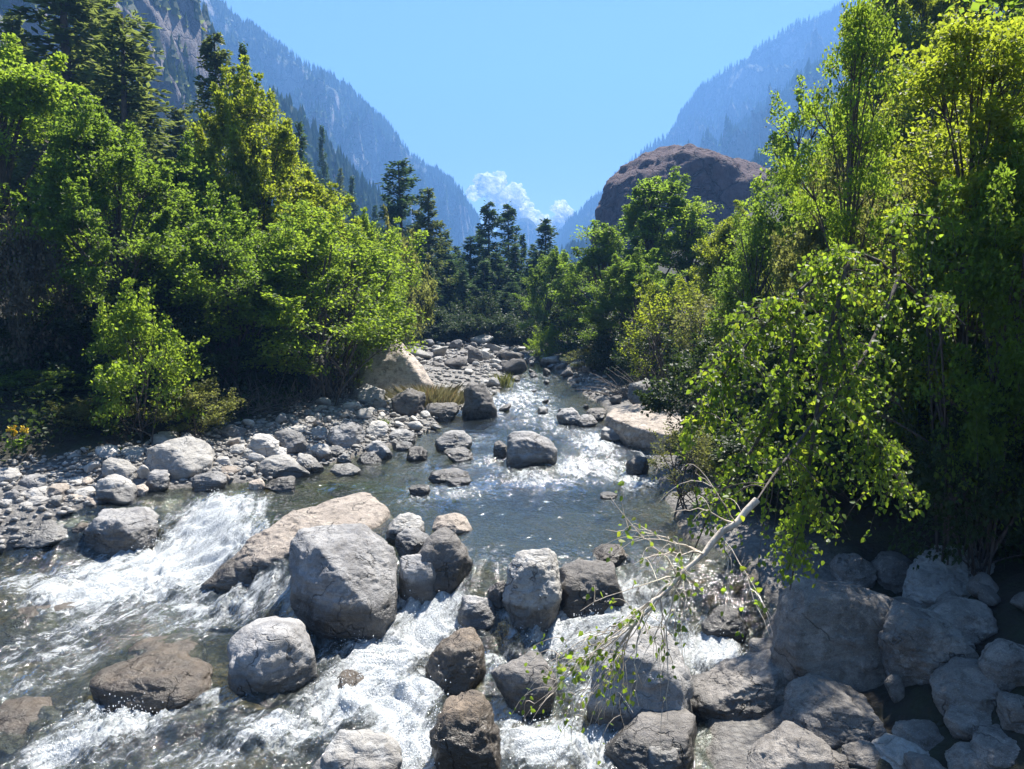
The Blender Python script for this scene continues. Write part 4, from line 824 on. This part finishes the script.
# ------------------------------------------------------------------ mountains
def hill_mat(name, veg1, veg2, rk1, rk2, cover=.5, scale=.02):
    m = M(name); p = m.pos(); g = m.n('NewGeometry')
    n = m.noise(p, scale, 8, .62); n2 = m.noise(p, scale * 5, 6, .65)
    veg = m.mix(m.ramp(n2, [(.35, 0.), (.65, 1.)]), veg1, veg2)
    vv = m.n('Mapping', i_Vector=p, i_Scale=(1, 1, .45)).outputs[0]
    rk = m.mix(m.ramp(m.noise(vv, scale * 6, 8, .7), [(.35, 0.), (.65, 1.)]), rk1, rk2)
    ck = m.n('TexVoronoi', feature='DISTANCE_TO_EDGE', i_Scale=scale * 1.6, i_Vector=m.n('VectorMath', operation='MULTIPLY_ADD', I0=m.n('TexNoise', i_Vector=p, i_Scale=scale * 3, i_Detail=5).outputs[1], I1=(.5 / scale,) * 3, I2=p).outputs[0]).outputs[0]
    crack = m.mr(ck, 0., .05, 1., 0.); rk = m.mix(m.math('MULTIPLY', crack, .6), rk, tuple(c * .35 for c in rk1))
    nz = m.n('SeparateXYZ', I0=g.outputs['Normal']).outputs[2]
    f = m.math('ADD', m.math('MULTIPLY', nz, .75), n); f = m.mr(f, 1.22 - cover, 1.36 - cover)
    b = m.n('BsdfPrincipled', i_Base_Color=m.mix(f, rk, veg), i_Roughness=.95, i_Normal=m.bump(m.math('SUBTRACT', m.math('ADD', n2, m.noise(vv, scale * 14, 5, .7)), crack), .9, .12 / scale))
    return m.done(b.outputs[0])
FORESTED = hill_mat('forested slope', (.03, .045, .022), (.06, .075, .03), (.17, .15, .14), (.32, .30, .28), .56)
CLIFF = hill_mat('brown cliff', (.05, .07, .025), (.09, .11, .035), (.10, .085, .085), (.23, .20, .19), .30, .06)
BROWNROCK = hill_mat('brown rock', (.078, .05, .052), (.115, .074, .074), (.066, .043, .046), (.13, .085, .086), .2, .16)
def mountain(name, ridge, feet, back, mat, amp, seed, prof=1.0, nt=170, ns=90, freq=None, edge=.12):
    rp = np.array([at(*q) for q in ridge]); fp = np.array(feet, float)
    t = np.linspace(0, 1, nt); s = np.linspace(-.5, 1, ns)
    ra = np.linspace(0, 1, len(rp)); fa = np.linspace(0, 1, len(fp))
    Rg = np.stack([np.interp(t, ra, rp[:, c]) for c in range(3)], 1); Ft = np.stack([np.interp(t, fa, fp[:, c]) for c in range(3)], 1)
    Bk = Rg + np.array(back, float); P = np.zeros((nt, ns, 3))
    for j, q in enumerate(s):
        if q >= 0:
            w = q; P[:, j] = Rg + (Ft - Rg) * w; P[:, j, 2] = Rg[:, 2] + (Ft[:, 2] - Rg[:, 2]) * w ** prof
        else: P[:, j] = Rg + (Bk - Rg) * (-q * 2)
    size = np.abs(Rg[:, 2]).max(); fr = (freq or 4.) / size
    k = np.clip(np.abs(s) / .25, edge, 1)[None] * np.clip((1.02 - s) / .3, 0, 1)[None]
    n = fbm(P * fr + seed, 6, .52, True) - .8; n2 = fbm(P * fr * 3 + seed * 2, 5, .55); dirn = unit((Ft - Rg) * np.array([1, 1, 0]))
    P[:, :, 2] += amp * k * (n * .5 + n2 * .35)
    P[:, :, :2] += (dirn[:, None, :2]) * (amp * k * (n * .5 + n2 * .5))[..., None]
    add(name, make_mesh(name, P.reshape(-1, 3), grid_faces(nt, ns), [mat], True), kind='structure')
    return P, s
def forest(label, PS, n, h, seed, smax=.95, lowcut=-1, mat='needle', clump=.02, thr=-.15, smin=-.02, edge=.12):
    P, s = PS; rs = np.random.RandomState(seed); nt, ns = P.shape[:2]; js = np.where((s > smin) & (s < smax))[0]
    i = rs.randint(0, nt - 1, n * 3); j = rs.choice(js[:-1], n * 3); ne = int(n * edge); j[:ne] = np.argmin(np.abs(s)) + rs.randint(-1, 2, ne); a = rs.rand(n * 3, 1); b = rs.rand(n * 3, 1)
    q = P[i, j] * (1 - a) * (1 - b) + P[i + 1, j] * a * (1 - b) + P[i, j + 1] * (1 - a) * b + P[i + 1, j + 1] * a * b
    keep = (fbm(q * clump + seed, 4) > thr) & (q[:, 2] > lowcut); keep[:ne] = True; q = q[keep][:n]; n = len(q)
    hh = h * rs.uniform(.55, 1.3, n); rr = hh * rs.uniform(.14, .24, n); S = 5; th = np.linspace(0, 2 * math.pi, S, endpoint=False)
    V = []; F = []; off = 0; tint = np.clip(rs.normal(.45, .25, n) + fbm(q * clump * 2, 2) * .3, 0, 1); TT = []
    for lo, hi, rs_ in ((.06, .55, 1.), (.32, .8, .72), (.6, 1., .45)):
        jit = rs.uniform(.7, 1.3, (n, S)); ring = q[:, None] + np.stack([np.cos(th)[None] * rr[:, None] * rs_ * jit, np.sin(th)[None] * rr[:, None] * rs_ * jit, (lo + rs.uniform(-.05, .05, (n, S))) * hh[:, None]], -1)
        V.append(np.concatenate([ring, (q + UP * (hi * hh)[:, None])[:, None]], 1).reshape(-1, 3))
        k = np.arange(n)[:, None] * (S + 1) + off
        for e in range(S): F.append(np.concatenate([k + e, k + (e + 1) % S, k + S], 1)); TT.append(tint)
        off += n * (S + 1)
    return add('forest', make_mesh('forest', np.concatenate(V), np.concatenate(F), [LEAF[mat]], fattr={'tint': np.concatenate(TT)}), kind='stuff', label=label)
# the hazy mountain on the left
M1 = mountain('mountain', [(60, -190, 820), (150, -110, 900), (215, 2, 1000), (240, 24, 1040), (275, 46, 1090), (302, 64, 1120), (332, 80, 1160), (375, 112, 1240), (402, 143, 1300), (432, 170, 1360), (462, 190, 1420), (480, 222, 1480), (492, 262, 1560), (505, 300, 1650)],
    [(-330, 420, 6), (-270, 560, 8), (-210, 680, 10), (-170, 800, 12), (-140, 900, 13), (-110, 1010, 14), (-90, 1120, 16), (-60, 1300, 18), (-30, 1500, 20)], (-500, 150, -250), FORESTED, 85, 3, .85, nt=220, ns=110)
forest('hazy conifer forest on the left mountain', M1, 15000, 12, 5, clump=.012, thr=-.12, edge=.05)
# the cliff close on the left
M2 = mountain('cliff', [(-260, -420, 250), (-60, -330, 260), (60, -200, 275), (140, -90, 290), (196, -10, 305), (216, 40, 315), (226, 100, 330), (240, 150, 345), (262, 205, 365), (290, 260, 400)],
    [(-190, 110, 15), (-165, 135, 16), (-135, 160, 14), (-112, 180, 12), (-98, 205, 10), (-90, 235, 10), (-86, 260, 9), (-84, 290, 9), (-78, 320, 9), (-70, 350, 9)], (-150, 80, -60), CLIFF, 22, 8, .62, nt=200, ns=120)
forest('scattered trees on the left cliff', M2, 900, 9, 15, clump=.05, thr=.05, mat='larch')
# the wooded spur behind the left bank
M3 = mountain('spur', [(255, 110, 380), (290, 122, 400), (312, 140, 415), (330, 158, 430), (352, 186, 450), (375, 208, 470), (398, 228, 500), (425, 258, 540), (450, 290, 590)],
    [(-110, 250, 9), (-95, 270, 9), (-80, 290, 9), (-66, 310, 9), (-50, 340, 9), (-40, 380, 9), (-30, 420, 10)], (-120, 90, -60), hill_mat('spur slope', (.03, .045, .02), (.06, .075, .03), (.09, .075, .08), (.16, .14, .14), .5, .05), 16, 12, .9)
forest('conifers on the wooded spur', M3, 1100, 13, 25, clump=.02, thr=-.3)
# right side, far to near
M4 = mountain('mountain', [(1010, -50, 1260), (925, -40, 1380), (846, 0, 1460), (826, 12, 1475), (790, 28, 1500), (762, 45, 1515), (740, 60, 1530), (716, 74, 1545), (699, 90, 1560), (684, 110, 1575), (670, 135, 1590), (661, 150, 1605), (640, 172, 1640), (618, 192, 1680), (600, 215, 1720)],
    [(360, 880, 13), (340, 980, 13), (310, 1080, 14), (280, 1190, 16), (250, 1300, 17), (225, 1420, 18), (205, 1530, 20)], (400, 300, -250), FORESTED, 105, 21, .8, nt=220, ns=110)
forest('blue hazy forest on the far right mountain', M4, 9000, 12, 35, clump=.009, thr=-.05, edge=.06)
M5 = mountain('mountain', [(1040, -70, 860), (960, -40, 940), (896, 0, 990), (872, 24, 1010), (850, 46, 1025), (822, 66, 1048), (800, 82, 1065), (780, 97, 1080), (757, 116, 1104), (735, 140, 1120), (718, 165, 1145), (695, 200, 1180), (670, 235, 1220)],
    [(280, 560, 11), (265, 640, 12), (240, 720, 13), (220, 800, 14), (200, 880, 15), (180, 960, 16), (165, 1040, 18)], (250, 160, -200), FORESTED, 85, 31, .85, nt=200, ns=100)
forest('blue forest on the nearer right mountain', M5, 8000, 14, 45, clump=.012, thr=-.1, edge=.05)
M6 = mountain('hillside', [(1060, -60, 420), (960, 10, 460), (900, 50, 490), (855, 95, 520), (822, 118, 545), (790, 140, 565), (765, 160, 590), (730, 195, 620), (680, 225, 660), (620, 240, 700), (590, 250, 730), (565, 262, 760), (545, 280, 800)],
    [(190, 210, 20), (170, 240, 19), (150, 270, 17), (125, 310, 15), (100, 350, 13), (80, 400, 11), (60, 460, 10), (45, 520, 10), (35, 580, 11)], (150, 100, -80), FORESTED, 24, 41, .9, nt=190, ns=90)
forest('conifers on the right hillside behind the brown rock', M6, 5200, 11, 55, clump=.02, thr=-.25)
M7 = mountain('ridge', [(690, 130, 1500), (650, 150, 1560), (625, 172, 1600), (612, 183, 1620), (606, 196, 1640), (592, 203, 1660), (584, 212, 1680), (572, 222, 1700), (560, 236, 1730), (548, 256, 1760), (535, 285, 1800)],
    [(180, 1000, 15), (170, 1080, 15), (150, 1180, 16), (125, 1280, 17), (100, 1380, 18), (70, 1480, 20)], (200, 200, -120), FORESTED, 32, 51, .9)
forest('hazy trees along the blue ridge', M7, 3000, 18, 65, clump=.01, thr=-.2, edge=.14)
M8 = mountain('far_peak', [(440, 262, 2000), (480, 240, 1960), (505, 226, 1930), (516, 219, 1910), (527, 217, 1910), (536, 224, 1930), (547, 238, 1960), (575, 262, 2030), (610, 285, 2060)],
    [(-180, 1560, 22), (-90, 1550, 22), (0, 1540, 22), (90, 1550, 22), (200, 1560, 22)], (0, 120, -150), FORESTED, 40, 61, .9)
# the great brown rock over the right bank trees
o = [(582, 270), (590, 236), (597, 212), (607, 186), (620, 167), (640, 153), (664, 146), (684, 144), (714, 151), (752, 163), (778, 176), (792, 192), (800, 218), (806, 300), (690, 330), (590, 320)]
rk = rock('great brown dome of rock rising behind the right bank trees', o, BROWNROCK, name='rock_outcrop', cat='rock outcrop', th=.8, tilt=.55, sub=6, p=20, rough=.045, ridge=.026, Y=120, wet=False, freq=2.3, cuts=0, fs=.6)

# ------------------------------------------------------------------ clouds behind the haze
cm = M('cloud vapour'); cp = cm.obj(); nz = cm.noise(cp, .026, 7, .62, .4)
cs = cm.n('MixShader', I0=.5, I1=cm.n('BsdfDiffuse', i_Color=(.95, .95, .95)).outputs[0], I2=cm.n('BsdfTranslucent', i_Color=(.95, .95, .95)).outputs[0])
CLOUD_M = cm.done(cm.n('MixShader', I0=cm.mr(nz, .30, .70), I1=cm.n('BsdfTransparent').outputs[0], I2=cs.outputs[0]).outputs[0])
def cloud(label, puffs, seed, Y=2600):
    rs = np.random.RandomState(seed); sp, fc = ico(4); Vs = []; Fs = []; n = 0; c0 = at(*puffs[0][:2], Y)
    for px, py, r in puffs:
        for k in range(5):
            rr = r / F_ * Y * rs.uniform(.35, .8); c = at(px + rs.normal() * r * .5, py + rs.normal() * r * .4, Y + rs.normal() * 35) - c0
            V = sp * rr; V = V * (1 + .42 * fbm(V / rr * 1.4 + rs.rand() * 50, 5, .6)[:, None]) + c; Vs.append(V); Fs.append(fc + n); n += len(V)
    add('cloud', make_mesh('cloud', np.concatenate(Vs), np.concatenate(Fs), [CLOUD_M], True), c0, label=label, cat='cloud')
cloud('larger white cloud left of the far blue peak', [(480, 188, 12), (492, 190, 15), (505, 200, 16), (516, 210, 14), (530, 220, 12), (540, 226, 9)], 3)
cloud('smaller upright white cloud right of the far blue peak', [(560, 212, 9), (562, 222, 12), (558, 234, 11), (566, 220, 10)], 9)

# ------------------------------------------------------------------ air, light, camera
AZ, EL = R(27), R(58)
hz = M('valley haze'); pv = hz.n('VolumePrincipled', i_Color=(.20, .46, 1.0), i_Density=.00062, i_Anisotropy=.1)
HZ = hz.done(None, pv.outputs[0])
bm = bmesh.new(); bmesh.ops.create_cube(bm, size=1); me = bpy.data.meshes.new('haze'); bm.to_mesh(me); bm.free(); me.materials.append(HZ)
lo, hi = np.array([-1900., -90, -16]), np.array([1900., 2250, 640])
hb = add('haze', me, (lo + hi) / 2, kind='stuff'); hb.scale = hi - lo; hb['label'] = 'blue summer haze filling the valley'
w = bpy.data.worlds.new('World'); sc.world = w; w.use_nodes = True; nt = w.node_tree
bg = nt.nodes['Background']; sky = nt.nodes.new('ShaderNodeTexSky'); sky.sky_type = 'NISHITA'; sky.sun_disc = False; sky.sun_elevation = EL; sky.sun_rotation = AZ
sky.altitude = 1200; sky.air_density = 1.0; sky.dust_density = .1; sky.ozone_density = 2.0
hs = nt.nodes.new('ShaderNodeHueSaturation'); hs.inputs['Saturation'].default_value = 1.08; nt.links.new(sky.outputs[0], hs.inputs['Color']); nt.links.new(hs.outputs[0], bg.inputs[0]); bg.inputs[1].default_value = .052
L = bpy.data.lights.new('sun', 'SUN'); L.energy = 5; L.angle = R(.53); L.color = (1, .95, .87)
lo_ = bpy.data.objects.new('sun', L); COL.objects.link(lo_)
lo_.rotation_euler = Vector((math.sin(AZ) * math.cos(EL), math.cos(AZ) * math.cos(EL), math.sin(EL))).to_track_quat('Z', 'Y').to_euler()
cd = bpy.data.cameras.new('camera'); cd.sensor_width = 36; cd.lens = F_ / W_ * 36; cd.clip_start = .1; cd.clip_end = 12000
co = bpy.data.objects.new('camera', cd); COL.objects.link(co); co.location = CAM; co.rotation_euler = (R(90) - PITCH, 0, 0); sc.camera = co
vs = sc.view_settings; vs.view_transform = 'Standard'; vs.look = 'None'; vs.gamma = 1; vs.use_curve_mapping = False; vs.exposure = 1.88
cy = sc.cycles; cy.use_denoising = True; cy.max_bounces = 8; cy.transparent_max_bounces = 8; cy.volume_bounces = 0; cy.diffuse_bounces = 3; cy.glossy_bounces = 2; cy.transmission_bounces = 4
cy.sample_clamp_indirect = 6; cy.caustics_reflective = False; cy.caustics_refractive = False; cy.volume_step_rate = 1; cy.volume_max_steps = 128
